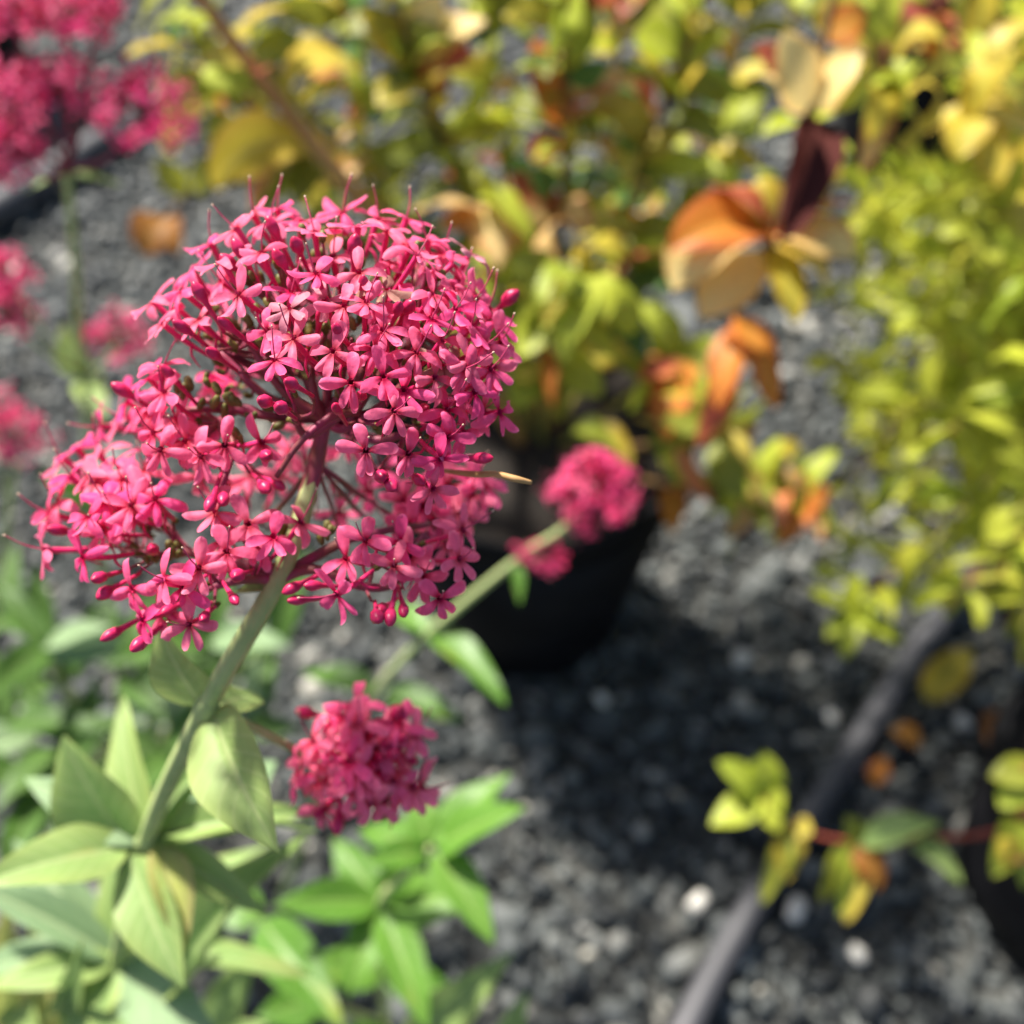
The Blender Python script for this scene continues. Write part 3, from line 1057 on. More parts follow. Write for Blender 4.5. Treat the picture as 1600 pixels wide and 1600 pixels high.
# leaf stalk clasps: short side stems that carry the lower leaves
for (a, za, b, zb) in (((184, 1500), .352, (270, 1545), .345), ((184, 1500), .352, (80, 1580), .36), ((184, 1500), .352, (250, 1460), .33), ((165, 1660), .47, (75, 1650), .42),
                       ((165, 1660), .47, (330, 1600), .40), ((165, 1660), .47, (-10, 1500), .42), ((165, 1660), .47, (20, 1640), .42), ((165, 1660), .47, (100, 1560), .40)):
    v, f, _ = tube([P(*a, za), P((a[0] + b[0]) / 2, (a[1] + b[1]) / 2 + 6, (za + zb) / 2), P(*b, zb)], [.0016, .0013, .0010], 7, 5)
    origin_mesh('leaf_stalk', v, f, M['vstem'], vp, P(*a, za))


# ================================================================== OTHER VALERIANS
def round_head(plant, c, axis, R, count, stem_r=0.0008, bud_frac=0.25, scale=1.0, open_=1.0):
    hd = Head(plant)
    axis = axis.normalized()
    hubs = []
    for k in range(6):
        h = c + (axis * 0.25 + jit(.35)) * R
        hubs.append(h)
        hd.branch([c - axis * R * .7, c - axis * R * .1, h], [stem_r, stem_r * .8, stem_r * .5])
    for k in range(count):
        # golden spiral over a bit more than the upper half
        t = (k + .5) / count
        ct = 1 - t * 1.25 * open_
        st = math.sqrt(max(0, 1 - ct * ct))
        ph = k * 2.39996
        x = axis.orthogonal().normalized()
        y = axis.cross(x)
        n = (axis * ct + x * (st * math.cos(ph)) + y * (st * math.sin(ph)) + jit(.24)).normalized()
        pos = c + n * R * random.uniform(.70, 1.16)
        if random.random() < .10:
            continue
        inner = t < bud_frac
        me = random.choice(BUD) if inner and random.random() < .8 else random.choice(FLO)
        hub = min(hubs, key=lambda h: (h - pos + n * .009).length)
        hd.add(me, pos * 1.0, n, Uv + jit(.4), scale * random.uniform(.9, 1.1), hub, 0.0105 if me in FLO else 0.007)
    return hd.build(c)


def stem_part(plant, pts, radii, mat='vstem', name='stem'):
    v, f, path = tube(pts, radii, 9, 8)
    return origin_mesh(name, v, f, M[mat], plant, pts[0])


UP = Vector((0, 0, 1))
# --- stalk with a round head leaning in front of the pot
random.seed(8)
b2 = G(430, 1420)
v2 = empty('valerian_plant', b2, 'leaning valerian stalk with one round pink head in front of black pot', 'flower')
hc = P(928, 768, .455)
n2 = P(672, 988, .50)
fork = P(806, 876, .475)
stem_part(v2, [b2 - Vector((0, 0, .01)), P(510, 1200, .60), P(590, 1078, .54), n2, fork, P(880, 825, .466), hc], [.0030, .0027, .0024, .0023, .0019, .0015, .0011])
round_head(v2, hc, camvec(.15, .35, .95), .0180, 64, bud_frac=.22)
stem_part(v2, [fork, P(835, 872, .474), P(852, 870, .472)], [.0012, .0010, .0008], name='side_stalk')
round_head(v2, P(858, 872, .470), camvec(.3, .1, .8), .0075, 16, bud_frac=.7, scale=.8)
round_head(v2, P(818, 858, .472), camvec(-.2, .5, .8), .0050, 8, bud_frac=.9, scale=.7)
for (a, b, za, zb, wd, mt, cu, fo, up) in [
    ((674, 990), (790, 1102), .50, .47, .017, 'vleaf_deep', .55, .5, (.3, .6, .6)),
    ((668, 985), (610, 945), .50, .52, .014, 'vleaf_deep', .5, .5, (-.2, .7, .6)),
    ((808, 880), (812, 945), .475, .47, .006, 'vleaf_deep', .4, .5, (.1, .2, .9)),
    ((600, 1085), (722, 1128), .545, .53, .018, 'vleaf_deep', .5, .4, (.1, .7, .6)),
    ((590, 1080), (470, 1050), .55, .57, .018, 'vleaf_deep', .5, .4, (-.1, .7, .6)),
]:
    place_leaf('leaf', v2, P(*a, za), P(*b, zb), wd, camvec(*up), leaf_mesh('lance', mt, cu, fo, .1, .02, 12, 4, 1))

# --- plant in the upper left with several heads
b3 = G(165, 960)
v3 = empty('valerian_plant', b3, 'blurred valerian with several deep pink heads beside the grey pipe', 'flower')
t3 = P(105, 265, .47)
nd3 = P(128, 585, .60)
stem_part(v3, [b3 - Vector((0, 0, .01)), P(150, 800, .74), nd3, P(118, 420, .53), t3], [.0034, .0030, .0027, .0023, .0018])
for (x, y, z, R, cnt, ax) in ((15, 20, .44, .017, 46, (-.2, .7, .7)), (100, 30, .45, .018, 46, (.1, .8, .6)), (150, 5, .45, .012, 30, (.3, .8, .5)), (10, 165, .44, .017, 44, (-.3, .5, .8)),
                              (95, 135, .45, .014, 34, (.2, .6, .7)), (225, 175, .46, .021, 62, (.3, .5, .8)), (25, 240, .45, .014, 30, (-.2, .2, .9))):
    stem_part(v3, [t3, P((x + 105) / 2 + 6, (y + 265) / 2 + 25, (z + .47) / 2), P(x, y, z)], [.0014, .0011, .0008], 'branch', 'flower_branch')
    round_head(v3, P(x, y, z), camvec(*ax), R, cnt, bud_frac=.2)
for (x, y, z, R, cnt, s) in ((188, 530, .58, .017, 36, nd3), (8, 430, .52, .014, 30, P(128, 585, .60)), (12, 490, .53, .015, 30, P(128, 585, .60))):
    stem_part(v3, [s, P((x + 128) / 2, (y + 585) / 2 + 12, z + .01), P(x, y, z)], [.0014, .0011, .0008], 'vstem', 'side_stalk')
    round_head(v3, P(x, y, z), camvec(.1, .5, .8), R, cnt, bud_frac=.3)
for (a, b, za, zb, wd, mt, cu, fo, up) in [
    ((124, 590), (100, 505), .60, .58, .019, 'vleaf', .4, .5, (0, .3, .9)),
    ((130, 588), (165, 660), .60, .57, .018, 'vleaf', .5, .4, (.2, .3, .9)),
    ((105, 275), (40, 300), .47, .46, .006, 'vleaf', .4, .4, (0, .7, .7)),
    ((108, 275), (190, 290), .47, .48, .006, 'vleaf', .4, .4, (0, .7, .7)),
    ((150, 800), (60, 740), .74, .70, .020, 'vleaf_deep', .5, .4, (0, .5, .8)),
    ((152, 800), (230, 760), .74, .72, .020, 'vleaf_deep', .5, .4, (0, .5, .8)),
]:
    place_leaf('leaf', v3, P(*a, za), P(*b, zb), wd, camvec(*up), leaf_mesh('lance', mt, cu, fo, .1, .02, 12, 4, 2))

# --- small heads at the left edge
b4 = G(-60, 1120)
v4 = empty('valerian_plant', b4, 'short valerian with two small loose pink heads on gravel', 'flower')
s4 = P(15, 790, .62)
stem_part(v4, [b4 - Vector((0, 0, .01)), P(-10, 950, .70), s4, P(25, 725, .58)], [.003, .0026, .002, .0012])
round_head(v4, P(28, 690, .565), camvec(0, .5, .8), .018, 40, bud_frac=.3)
stem_part(v4, [s4, P(0, 730, .6), P(-15, 650, .56)], [.0014, .0011, .0008], name='side_stalk')
round_head(v4, P(-15, 640, .56), camvec(-.1, .5, .8), .016, 30, bud_frac=.3)


# ------------------------------------------------------------------ leafy valerian clumps without flowers
def foliage(plant, specs, seed):
    random.seed(seed)
    for i, (a, b, za, zb, wd, mt, cu, fo, up) in enumerate(specs):
        place_leaf('leaf', plant, P(*a, za), P(*b, zb), wd, camvec(*up), leaf_mesh('lance', mt, cu, fo, .12 * (i % 3 - 1), .02, 12, 4, i % 5))


b5 = G(600, 1600)
v5 = empty('leafy_shoot', b5, 'bright green leafy valerian shoots without flowers on dark gravel', 'plant')
n5 = P(672, 1325, .42)
n5b = P(595, 1415, .46)
stem_part(v5, [b5 - Vector((0, 0, .01)), P(600, 1520, .54), n5b, P(630, 1370, .44), n5], [.003, .0027, .0023, .002, .0014])
b5b = G(560, 1640)
stem_part(v5, [b5 - Vector((0, 0, .01)), P(610, 1630, .54), P(660, 1625, .46)], [.003, .0024, .0016])
stem_part(v5, [b5 - Vector((0, 0, .01)), P(500, 1560, .53), P(410, 1440, .47)], [.003, .0024, .0016])
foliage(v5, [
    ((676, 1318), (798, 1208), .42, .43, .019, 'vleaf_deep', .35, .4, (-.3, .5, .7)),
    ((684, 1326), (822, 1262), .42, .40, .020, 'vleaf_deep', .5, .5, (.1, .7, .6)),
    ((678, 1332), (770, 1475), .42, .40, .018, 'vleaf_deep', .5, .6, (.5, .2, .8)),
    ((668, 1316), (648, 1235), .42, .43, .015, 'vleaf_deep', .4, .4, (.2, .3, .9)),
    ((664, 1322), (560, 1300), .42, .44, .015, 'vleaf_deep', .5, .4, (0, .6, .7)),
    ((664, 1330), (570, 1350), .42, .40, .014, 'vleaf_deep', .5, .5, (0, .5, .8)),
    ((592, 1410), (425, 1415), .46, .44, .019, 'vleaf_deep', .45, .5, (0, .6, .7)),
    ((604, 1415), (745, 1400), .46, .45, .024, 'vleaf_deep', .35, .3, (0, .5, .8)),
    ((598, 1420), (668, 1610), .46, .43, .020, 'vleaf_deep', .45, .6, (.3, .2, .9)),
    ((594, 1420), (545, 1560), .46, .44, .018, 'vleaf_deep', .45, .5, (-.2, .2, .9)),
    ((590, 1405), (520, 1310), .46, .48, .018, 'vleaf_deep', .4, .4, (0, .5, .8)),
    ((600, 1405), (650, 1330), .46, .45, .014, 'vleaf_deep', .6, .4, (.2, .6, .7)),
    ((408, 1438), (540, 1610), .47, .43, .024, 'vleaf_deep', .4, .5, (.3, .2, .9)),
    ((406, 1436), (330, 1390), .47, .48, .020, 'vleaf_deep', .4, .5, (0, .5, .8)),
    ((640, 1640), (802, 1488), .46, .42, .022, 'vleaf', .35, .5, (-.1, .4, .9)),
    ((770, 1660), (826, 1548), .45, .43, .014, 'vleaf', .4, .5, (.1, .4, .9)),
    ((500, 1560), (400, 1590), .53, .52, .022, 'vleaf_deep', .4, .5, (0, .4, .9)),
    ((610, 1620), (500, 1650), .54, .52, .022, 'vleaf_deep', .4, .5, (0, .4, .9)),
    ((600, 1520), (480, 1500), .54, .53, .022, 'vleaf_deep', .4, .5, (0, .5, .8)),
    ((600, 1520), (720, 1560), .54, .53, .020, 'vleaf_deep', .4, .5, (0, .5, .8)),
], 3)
stem_part(v5, [P(660, 1625, .46), P(710, 1640, .455), P(770, 1660, .45)], [.0012, .0010, .0008], name='leaf_stalk')

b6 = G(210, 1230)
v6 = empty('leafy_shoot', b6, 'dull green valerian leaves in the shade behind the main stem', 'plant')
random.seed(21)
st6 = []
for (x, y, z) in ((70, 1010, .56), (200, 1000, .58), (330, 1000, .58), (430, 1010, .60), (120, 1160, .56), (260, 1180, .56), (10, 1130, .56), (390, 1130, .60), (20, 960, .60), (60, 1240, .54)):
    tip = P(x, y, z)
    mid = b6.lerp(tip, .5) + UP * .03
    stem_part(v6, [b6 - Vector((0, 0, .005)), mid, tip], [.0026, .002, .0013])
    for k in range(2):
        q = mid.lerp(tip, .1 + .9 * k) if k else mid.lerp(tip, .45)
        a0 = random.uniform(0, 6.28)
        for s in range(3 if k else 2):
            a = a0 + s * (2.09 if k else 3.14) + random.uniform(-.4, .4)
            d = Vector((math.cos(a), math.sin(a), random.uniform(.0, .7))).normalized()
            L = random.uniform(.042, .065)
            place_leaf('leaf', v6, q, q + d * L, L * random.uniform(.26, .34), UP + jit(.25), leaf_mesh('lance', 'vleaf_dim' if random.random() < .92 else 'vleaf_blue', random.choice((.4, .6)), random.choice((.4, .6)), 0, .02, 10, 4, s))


# ================================================================== POTS
def pot(loc, r_top, r_base, h, label, soil_drop=.022):
    e = empty('plant_pot', loc, label, 'plant pot')

    def lathe(prof, name, mat, seg=56):
        vs, fs = [], []
        for (r, z) in prof:
            for s in range(seg):
                a = 2 * math.pi * s / seg
                vs.append(loc + Vector((r * math.cos(a), r * math.sin(a), z)))
        for i in range(len(prof) - 1):
            for s in range(seg):
                fs.append((i * seg + s, i * seg + (s + 1) % seg, (i + 1) * seg + (s + 1) % seg, (i + 1) * seg + s))
        return vs, fs
    t = .0022
    hr = h - .018
    rr = r_base + (r_top - r_base) * .93
    vs, fs = lathe([(.002, .0), (r_base * .93, .0), (r_base, .004), (r_base * 1.02, .02), (rr, hr), (rr - t, hr), (r_base - t, .008), (.002, .006)], 'wall', 'pot')
    origin_mesh('wall', vs, fs, M['pot'], e, loc)
    vs, fs = lathe([(rr - .0005, hr - .006), (rr + .0035, hr - .006), (rr + .005, hr - .003), (r_top + .001, h - .002), (r_top - .001, h), (r_top - .004, h - .002), (rr - .001, hr - .004)], 'rim', 'pot')
    origin_mesh('rim', vs, fs, M['pot'], e, loc)
    # soil: bumpy disc
    vs, fs = [loc + Vector((0, 0, h - soil_drop + .004))], []
    rings, seg = 14, 40
    rs = r_base + (r_top - r_base) * (h - soil_drop) / h - .004
    for i in range(1, rings + 1):
        for s in range(seg):
            a = 2 * math.pi * s / seg
            r = rs * i / rings
            p = Vector((r * math.cos(a), r * math.sin(a), 0))
            p.z = h - soil_drop + .004 * noise.noise(p * 60 + loc * 10) + .004 * noise.noise(p * 160)
            vs.append(loc + p)
    for s in range(seg):
        fs.append((0, 1 + s, 1 + (s + 1) % seg))
    for i in range(rings - 1):
        for s in range(seg):
            fs.append((1 + i * seg + s, 1 + (i + 1) * seg + s, 1 + (i + 1) * seg + (s + 1) % seg, 1 + i * seg + (s + 1) % seg))
    origin_mesh('soil', vs, fs, M['soil'], e, loc)
    return e


POT1 = Vector((.014, .468, .008))
pot(POT1, .107, .078, .215, 'round black plastic nursery pot holding the yellow and orange shrub')
POT2 = Vector((.395, .235, .006))
pot(POT2, .105, .085, .145, 'low black plastic pot under the red trailing twig')
POT3 = G(1640, 700)
POT3.z = .006
pot(POT3, .105, .08, .19, 'black plastic pot buried under the feathery lime green bush')
POT4 = G(1425, 235)
POT4.z = .006
pot(POT4, .12, .095, .24, 'black plastic pot behind the lime green bush')
POT5 = G(-70, 120)
POT5.z = .006
pot(POT5, .12, .095, .24, 'black plastic pot behind the deep pink valerian heads')


# ================================================================== AUTUMN SHRUB IN THE POT
random.seed(31)
soil1 = POT1 + Vector((0, 0, .193))
shrub = empty('autumn_shrub', soil1, 'tall shrub with curled yellow, orange and red leaves in black pot', 'shrub')
CURL = {'s': .5, 'm': 1.3, 'l': 2.4, 'x': 3.4, 'r': 5.2, 'u': -.7}


def shrub_leaf(plant, p0, p1, wd, mt, cu='m', up=(0, .5, .8), fold=.5, tw=0.0, kind='ovate', seed=0, name='leaf', batch=None, cap=1.75):
    return place_leaf(name, plant, p0, p1, wd, camvec(*up) if isinstance(up, tuple) else up, leaf_mesh(kind, mt, CURL[cu], fold, tw, .035, 12 if cu in 'lx' else 20 if cu == 'r' else 10, 4, seed), batch, cap)


def nearest_on(paths, q):
    return min((p for path in paths for p in path), key=lambda p: (p - q).length)


stem_specs = [
    # pixel, depth lists from soil outward; radius; material
    ([(800, 690, .70), (680, 460, .62), (560, 310, .56), (430, 150, .52), (330, 20, .49), (270, -70, .475)], .0060, 'cane'),
    ([(870, 640, .69), (872, 400, .63), (885, 200, .58), (880, 60, .55), (890, -60, .53)], .0030, 'twig'),
    ([(900, 640, .69), (960, 420, .64), (1000, 250, .59), (1080, 60, .56), (1110, -60, .54)], .0030, 'twig'),
    ([(930, 680, .68), (1060, 690, .60), (1130, 660, .54), (1150, 490, .50), (1205, 370, .47), (1262, 180, .45), (1300, 0, .44), (1318, -90, .43)], .0030, 'twig'),
    ([(840, 640, .70), (760, 420, .66), (700, 240, .62), (640, 80, .58), (610, -60, .56)], .0030, 'twig'),
    ([(880, 650, .68), (850, 560, .60), (870, 470, .55), (910, 430, .53)], .0022, 'twig_green'),
    ([(920, 650, .68), (1010, 600, .62), (1060, 560, .58)], .0022, 'twig_green'),
    ([(930, 690, .68), (1060, 760, .62), (1180, 760, .60), (1260, 790, .60)], .0020, 'twig'),
    ([(820, 650, .69), (790, 520, .62), (770, 430, .58), (755, 300, .56)], .0022, 'twig_green'),
    ([(860, 640, .70), (960, 470, .68), (1010, 330, .66), (1040, 200, .64)], .0024, 'twig_green'),
    ([(800, 660, .71), (600, 330, .72), (470, 160, .70), (400, 40, .68)], .0026, 'twig'),
    ([(830, 640, .70), (640, 380, .70), (560, 200, .66), (540, 60, .62), (530, -60, .6)], .0024, 'twig_green'),
    ([(850, 640, .70), (800, 360, .70), (770, 180, .66), (760, 40, .62), (755, -60, .6)], .0024, 'twig_green'),
    ([(870, 640, .70), (930, 380, .72), (950, 200, .70), (970, 40, .66), (980, -60, .64)], .0024, 'twig_green'),
    ([(890, 640, .70), (1040, 400, .70), (1100, 240, .66), (1160, 60, .62), (1190, -60, .6)], .0024, 'twig_green'),
    ([(790, 680, .70), (560, 380, .68), (420, 230, .65), (330, 120, .62), (280, 20, .60)], .0022, 'twig_green'),
    ([(780, 680, .71), (520, 330, .72), (380, 200, .70), (260, 130, .68)], .0022, 'twig_green'),
    ([(560, 310, .60), (430, 260, .62), (300, 300, .64), (262, 340, .645)], .0018, 'twig'),
]
paths = []
for pts, r, mt in stem_specs:
    w3 = [P(*p) for p in pts]
    if pts[0][1] > 600:
        w3 = [soil1 + Vector(((w3[0] - soil1).x * .35, (w3[0] - soil1).y * .35, -.012))] + w3[1:]
    v, f, path = tube(w3, [r] + [r * (1 - .55 * i / (len(w3) - 1)) for i in range(1, len(w3))], 8, 8)
    origin_mesh('stem', v, f, M[mt], shrub, w3[0])
    paths.append(path)

# leaves traced one by one: base px, tip px, depth, width(m), material, curl, face dir
key = [
    ((1262, 185), (1225, 45), .445, .024, 'cream', 's', (-.3, .6, .75)), ((1272, 180), (1345, 80), .445, .028, 'cream', 's', (-.1, .6, .8)),
    ((1275, 190), (1360, 150), .45, .022, 'lime', 'm', (0, .6, .8)), ((1240, 150), (1175, 75), .50, .016, 'red', 'm', (0, .6, .8)),
    ((1240, 160), (1165, 120), .49, .015, 'cream', 'm', (0, .6, .8)),
    ((1285, 70), (1355, 20), .45, .020, 'orange', 's', (.2, .4, .9)), ((1290, 60), (1330, -20), .46, .020, 'yellow', 's', (.2, .4, .9)),
    ((1205, 368), (1045, 395), .465, .030, 'orange', 'm', (-.2, .7, .7)), ((1200, 378), (1050, 455), .47, .032, 'cream', 'm', (-.3, .8, .5)),
    ((1198, 385), (1095, 500), .475, .028, 'cream', 's', (-.4, .6, .7)), ((1205, 360), (1110, 290), .47, .024, 'red', 'm', (-.2, .5, .8)),
    ((1212, 372), (1330, 405), .465, .026, 'cream', 'm', (.2, .7, .7)), ((1215, 380), (1300, 480), .47, .026, 'yellow', 'm', (.2, .4, .8)),
    ((1215, 368), (1335, 320), .47, .022, 'red', 'm', (.3, .5, .8)), ((1218, 365), (1300, 270), .475, .018, 'yellow', 'm', (.3, .4, .8)),
    ((1190, 400), (1240, 505), .47, .020, 'yellow', 'm', (.1, .4, .9)), ((1205, 365), (1180, 280), .48, .020, 'yellow', 'm', (0, .4, .9)),
    ((1150, 490), (1210, 640), .50, .022, 'orange', 's', (.3, .2, .9)), ((1145, 500), (1120, 640), .505, .020, 'orange', 's', (-.1, .2, .9)),
    ((1145, 560), (1190, 560), .50, .020, 'orange', 'm', (.1, .5, .8)), ((1140, 590), (1090, 700), .52, .018, 'red', 'm', (0, .3, .9)),
    ((1065, 560), (1000, 600), .58, .024, 'red', 's', (-.2, .4, .9)), ((1060, 560), (1040, 690), .57, .024, 'orange', 's', (0, .2, .9)),
    ((1062, 556), (1100, 640), .57, .018, 'yellow', 's', (.2, .2, .9)),
    ((500, 235), (365, 225), .60, .022, 'maroon', 'm', (0, .6, .7)), ((500, 240), (340, 300), .59, .026, 'yellow', 'l', (-.2, .3, .9)),
    ((470, 190), (360, 120), .58, .024, 'olive', 'm', (0, .5, .8)), ((450, 160), (560, 120), .57, .022, 'yellow', 'l', (.1, .8, .5)),
    ((480, 210), (390, 340), .60, .024, 'brown', 'm', (0, .2, .9)), ((500, 230), (460, 330), .60, .024, 'olive', 'm', (.2, .2, .9)),
    ((395, 110), (310, 90), .565, .022, 'yellow', 's', (0, .5, .8)), ((390, 100), (470, 60), .565, .024, 'olive', 's', (0, .5, .8)),
    ((360, 60), (450, 10), .56, .024, 'yellow', 's', (0, .5, .8)), ((340, 40), (250, 30), .56, .022, 'lime', 's', (0, .5, .8)),
    ((655, 110), (560, 20), .575, .030, 'yellow', 's', (-.1, .4, .9)), ((650, 100), (690, -10), .57, .034, 'cream', 's', (.1, .4, .9)),
    ((660, 110), (760, 30), .575, .030, 'cream', 's', (.2, .4, .9)), ((665, 120), (740, 90), .58, .022, 'red', 'm', (.1, .4, .9)),
    ((660, 120), (590, 170), .58, .024, 'yellow', 's', (0, .4, .9)), ((672, 150), (620, 90), .59, .026, 'lime', 's', (-.2, .4, .9)),
    ((690, 220), (810, 175), .62, .030, 'yellow', 's', (.2, .5, .8)), ((700, 240), (840, 200), .615, .022, 'lime', 'm', (.2, .6, .7)),
    ((690, 220), (610, 250), .62, .022, 'olive', 's', (0, .5, .8)), ((720, 290), (650, 330), .63, .026, 'olive', 's', (0, .5, .8)),
    ((885, 190), (840, 60), .58, .022, 'orange', 'm', (-.3, .2, .9)), ((885, 200), (960, 170), .58, .022, 'orange', 'm', (.2, .5, .8)),
    ((885, 210), (830, 250), .59, .020, 'orange', 'm', (0, .5, .8)), ((880, 90), (930, 10), .56, .024, 'lime', 's', (0, .4, .9)),
    ((882, 100), (800, 110), .565, .022, 'lime', 's', (0, .6, .8)), ((875, 300), (930, 360), .61, .020, 'peach', 's', (0, .4, .9)),
    ((872, 330), (790, 270), .62, .026, 'red', 's', (-.1, .5, .8)), ((872, 350), (830, 330), .62, .018, 'orange', 'm', (0, .5, .8)),
    ((1000, 250), (1090, 190), .59, .022, 'yellow', 's', (.2, .4, .9)), ((1000, 260), (960, 120), .60, .020, 'green', 's', (.2, .3, .9)),
    ((1010, 220), (950, 220), .59, .018, 'yellow', 'l', (0, .6, .7)), ((1040, 150), (1110, 80), .57, .022, 'yellow', 's', (.1, .4, .9)),
    ((1045, 140), (980, 80), .575, .022, 'yellow', 'm', (.1, .4, .9)), ((1060, 110), (1140, 40), .57, .020, 'lime', 's', (.1, .4, .9)),
    ((1000, 260), (1110, 260), .60, .018, 'lime', 's', (.2, .5, .8)),
    ((755, 300), (830, 380), .56, .026, 'lime', 'm', (.3, .3, .9)), ((757, 320), (780, 420), .56, .024, 'peach', 's', (0, .2, .9)),
    ((765, 380), (850, 440), .57, .024, 'lime', 's', (.2, .4, .9)), ((905, 432), (945, 500), .53, .026, 'lime', 'm', (.2, .3, .9)),
    ((905, 432), (840, 470), .53, .026, 'lime', 'm', (-.2, .3, .9)), ((900, 440), (890, 540), .53, .026, 'lime', 's', (0, .2, .9)),
    ((880, 470), (960, 560), .55, .020, 'lime', 's', (.3, .3, .9)), ((868, 490), (810, 560), .56, .024, 'lime', 's', (-.2, .3, .9)),
    ((855, 550), (940, 620), .59, .024, 'lime', 's', (.2, .3, .9)), ((852, 560), (800, 640), .60, .024, 'lime', 's', (-.1, .3, .9)),
    ((855, 570), (880, 660), .60, .022, 'olive', 's', (0, .2, .9)), ((860, 560), (990, 560), .60, .020, 'yellow', 's', (.2, .5, .8)),
    ((850, 560), (865, 640), .58, .010, 'orange', 's', (0, .2, .9)), ((800, 540), (845, 640), .61, .012, 'orange', 's', (0, .2, .9)),
    ((930, 660), (985, 730), .64, .020, 'yellow', 's', (.2, .3, .9)), ((900, 660), (960, 700), .64, .022, 'lime', 's', (.1, .3, .9)),
    ((980, 470), (1040, 500), .68, .034, 'green', 's', (0, .6, .8)), ((960, 480), (920, 560), .68, .034, 'green', 's', (0, .5, .8)),
    ((985, 460), (1060, 440), .67, .030, 'green', 's', (.1, .5, .8)), ((1010, 340), (1080, 380), .66, .028, 'green', 's', (0, .5, .8)),
    ((955, 480), (1000, 580), .68, .030, 'green', 's', (0, .4, .9)), ((700, 400), (590, 330), .66, .032, 'green', 's', (0, .5, .8)),
    ((1180, 760), (1100, 740), .60, .020, 'lime', 's', (0, .6, .8)), ((1185, 762), (1140, 840), .60, .020, 'peach', 's', (0, .2, .9)),
    ((1175, 765), (1100, 810), .60, .018, 'lime', 's', (0, .5, .8)), ((1250, 780), (1230, 730), .60, .020, 'peach', 'm', (0, .4, .9)),
    ((1250, 785), (1300, 770), .60, .020, 'orange', 'm', (.2, .4, .9)), ((1250, 788), (1215, 850), .60, .020, 'orange', 'm', (0, .2, .9)),
    ((1245, 785), (1180, 790), .60, .018, 'orange', 's', (0, .5, .8)), ((1255, 788), (1285, 845), .60, .016, 'peach', 's', (.2, .3, .9)),
    ((1130, 190), (1195, 150), .60, .020, 'lime', 's', (-.1, .6, .8)), ((1125, 200), (1185, 215), .60, .020, 'lime', 'm', (-.1, .6, .8)),
    ((1115, 230), (1185, 265), .61, .020, 'yellow', 's', (-.2, .6, .8)), ((1110, 240), (1150, 300), .61, .018, 'lime', 's', (-.2, .5, .8)),
    ((1145, 130), (1210, 100), .60, .020, 'yellow', 's', (-.2, .6, .8)), ((1255, 230), (1330, 240), .50, .016, 'lime', 'm', (-.2, .6, .8)),
    ((1250, 250), (1310, 290), .50, .016, 'yellow', 'm', (-.2, .6, .8)), ((1230, 300), (1300, 330), .50, .014, 'yellow', 's', (-.2, .6, .8)),
    ((1225, 320), (1175, 260), .50, .014, 'lime', 's', (-.2, .6, .8)), ((1260, 200), (1190, 215), .48, .014, 'lime', 'm', (-.2, .6, .8)),
    ((262, 340), (225, 400), .645, .032, 'brown', 'm', (0, .3, .9)), ((265, 342), (280, 400), .645, .020, 'brown', 'm', (0, .3, .9)),
    ((300, 300), (350, 250), .64, .020, 'olive', 's', (0, .4, .9)), ((290, 300), (240, 250), .64, .018, 'olive', 's', (0, .4, .9)),
]
for i, (a, b, z, wd, mt, cu, up) in enumerate(key):
    p0 = P(*a, z)
    q = nearest_on(paths, p0)
    if (q - p0).length < .018:
        p0 = q
    else:
        v, f, _ = tube([q, q.lerp(p0, .5) + UP * .004, p0], [.0010, .0009, .0008], 6, 4)
        origin_mesh('leaf_stalk', v, f, M['twig'], shrub, q)
    shrub_leaf(shrub, p0, P(*b, z - .012), wd, mt, cu, up, random.choice((.3, .5, .7)), random.choice((-.5, 0, .5)), seed=i % 4)
# large withered leaf hanging folded on the right stem
shrub_leaf(shrub, P(1268, 178, .452), P(1212, 382, .420), .023, 'maroon', 's', (.6, .1, .7), 1.0, 0, seed=3)
shrub_leaf(shrub, P(1268, 178, .456), P(1230, 372, .428), .023, 'maroon', 's', (.3, .1, .9), .8, .3, seed=2)
# the rest of the crown
pal = ['yellow'] * 8 + ['lime'] * 9 + ['olive'] * 10 + ['orange'] * 1 + ['peach'] * 2 + ['red'] * 1 + ['brown'] * 1 + ['green'] * 3
cnt = 0
rest = Batch()
for pi, path in enumerate(paths[:17]):
    k = 8
    while k < len(path) - 2:
        q = path[k]
        tdir = (path[k + 1] - path[k - 1]).normalized()
        if q.z > .24 and not (pi == 0 and random.random() < .8) and not (pi == 3 and q.z > .33):
            a0 = random.uniform(0, 6.28)
            for s in range(3):
                side = tdir.orthogonal().normalized()
                d = Matrix.Rotation(a0 + s * 2.1 + random.uniform(-.5, .5), 3, tdir) @ side
                d = (d + tdir * random.uniform(-.2, .6)).normalized()
                L = random.uniform(.024, .044)
                tipp = q + d * L
                cs = tipp - CAM
                if cs.dot(Fv) < .36:
                    continue
                shrub_leaf(shrub, q, tipp, L * random.uniform(.34, .52), random.choice(pal), random.choice('smmmll'), UP + jit(.5), random.choice((.3, .5)), random.choice((-.5, 0, .5)), seed=random.randint(0, 3), batch=rest if (cnt % 5 > 1) else None)
                cnt += 1
        k += 2

rest.build(shrub, soil1)

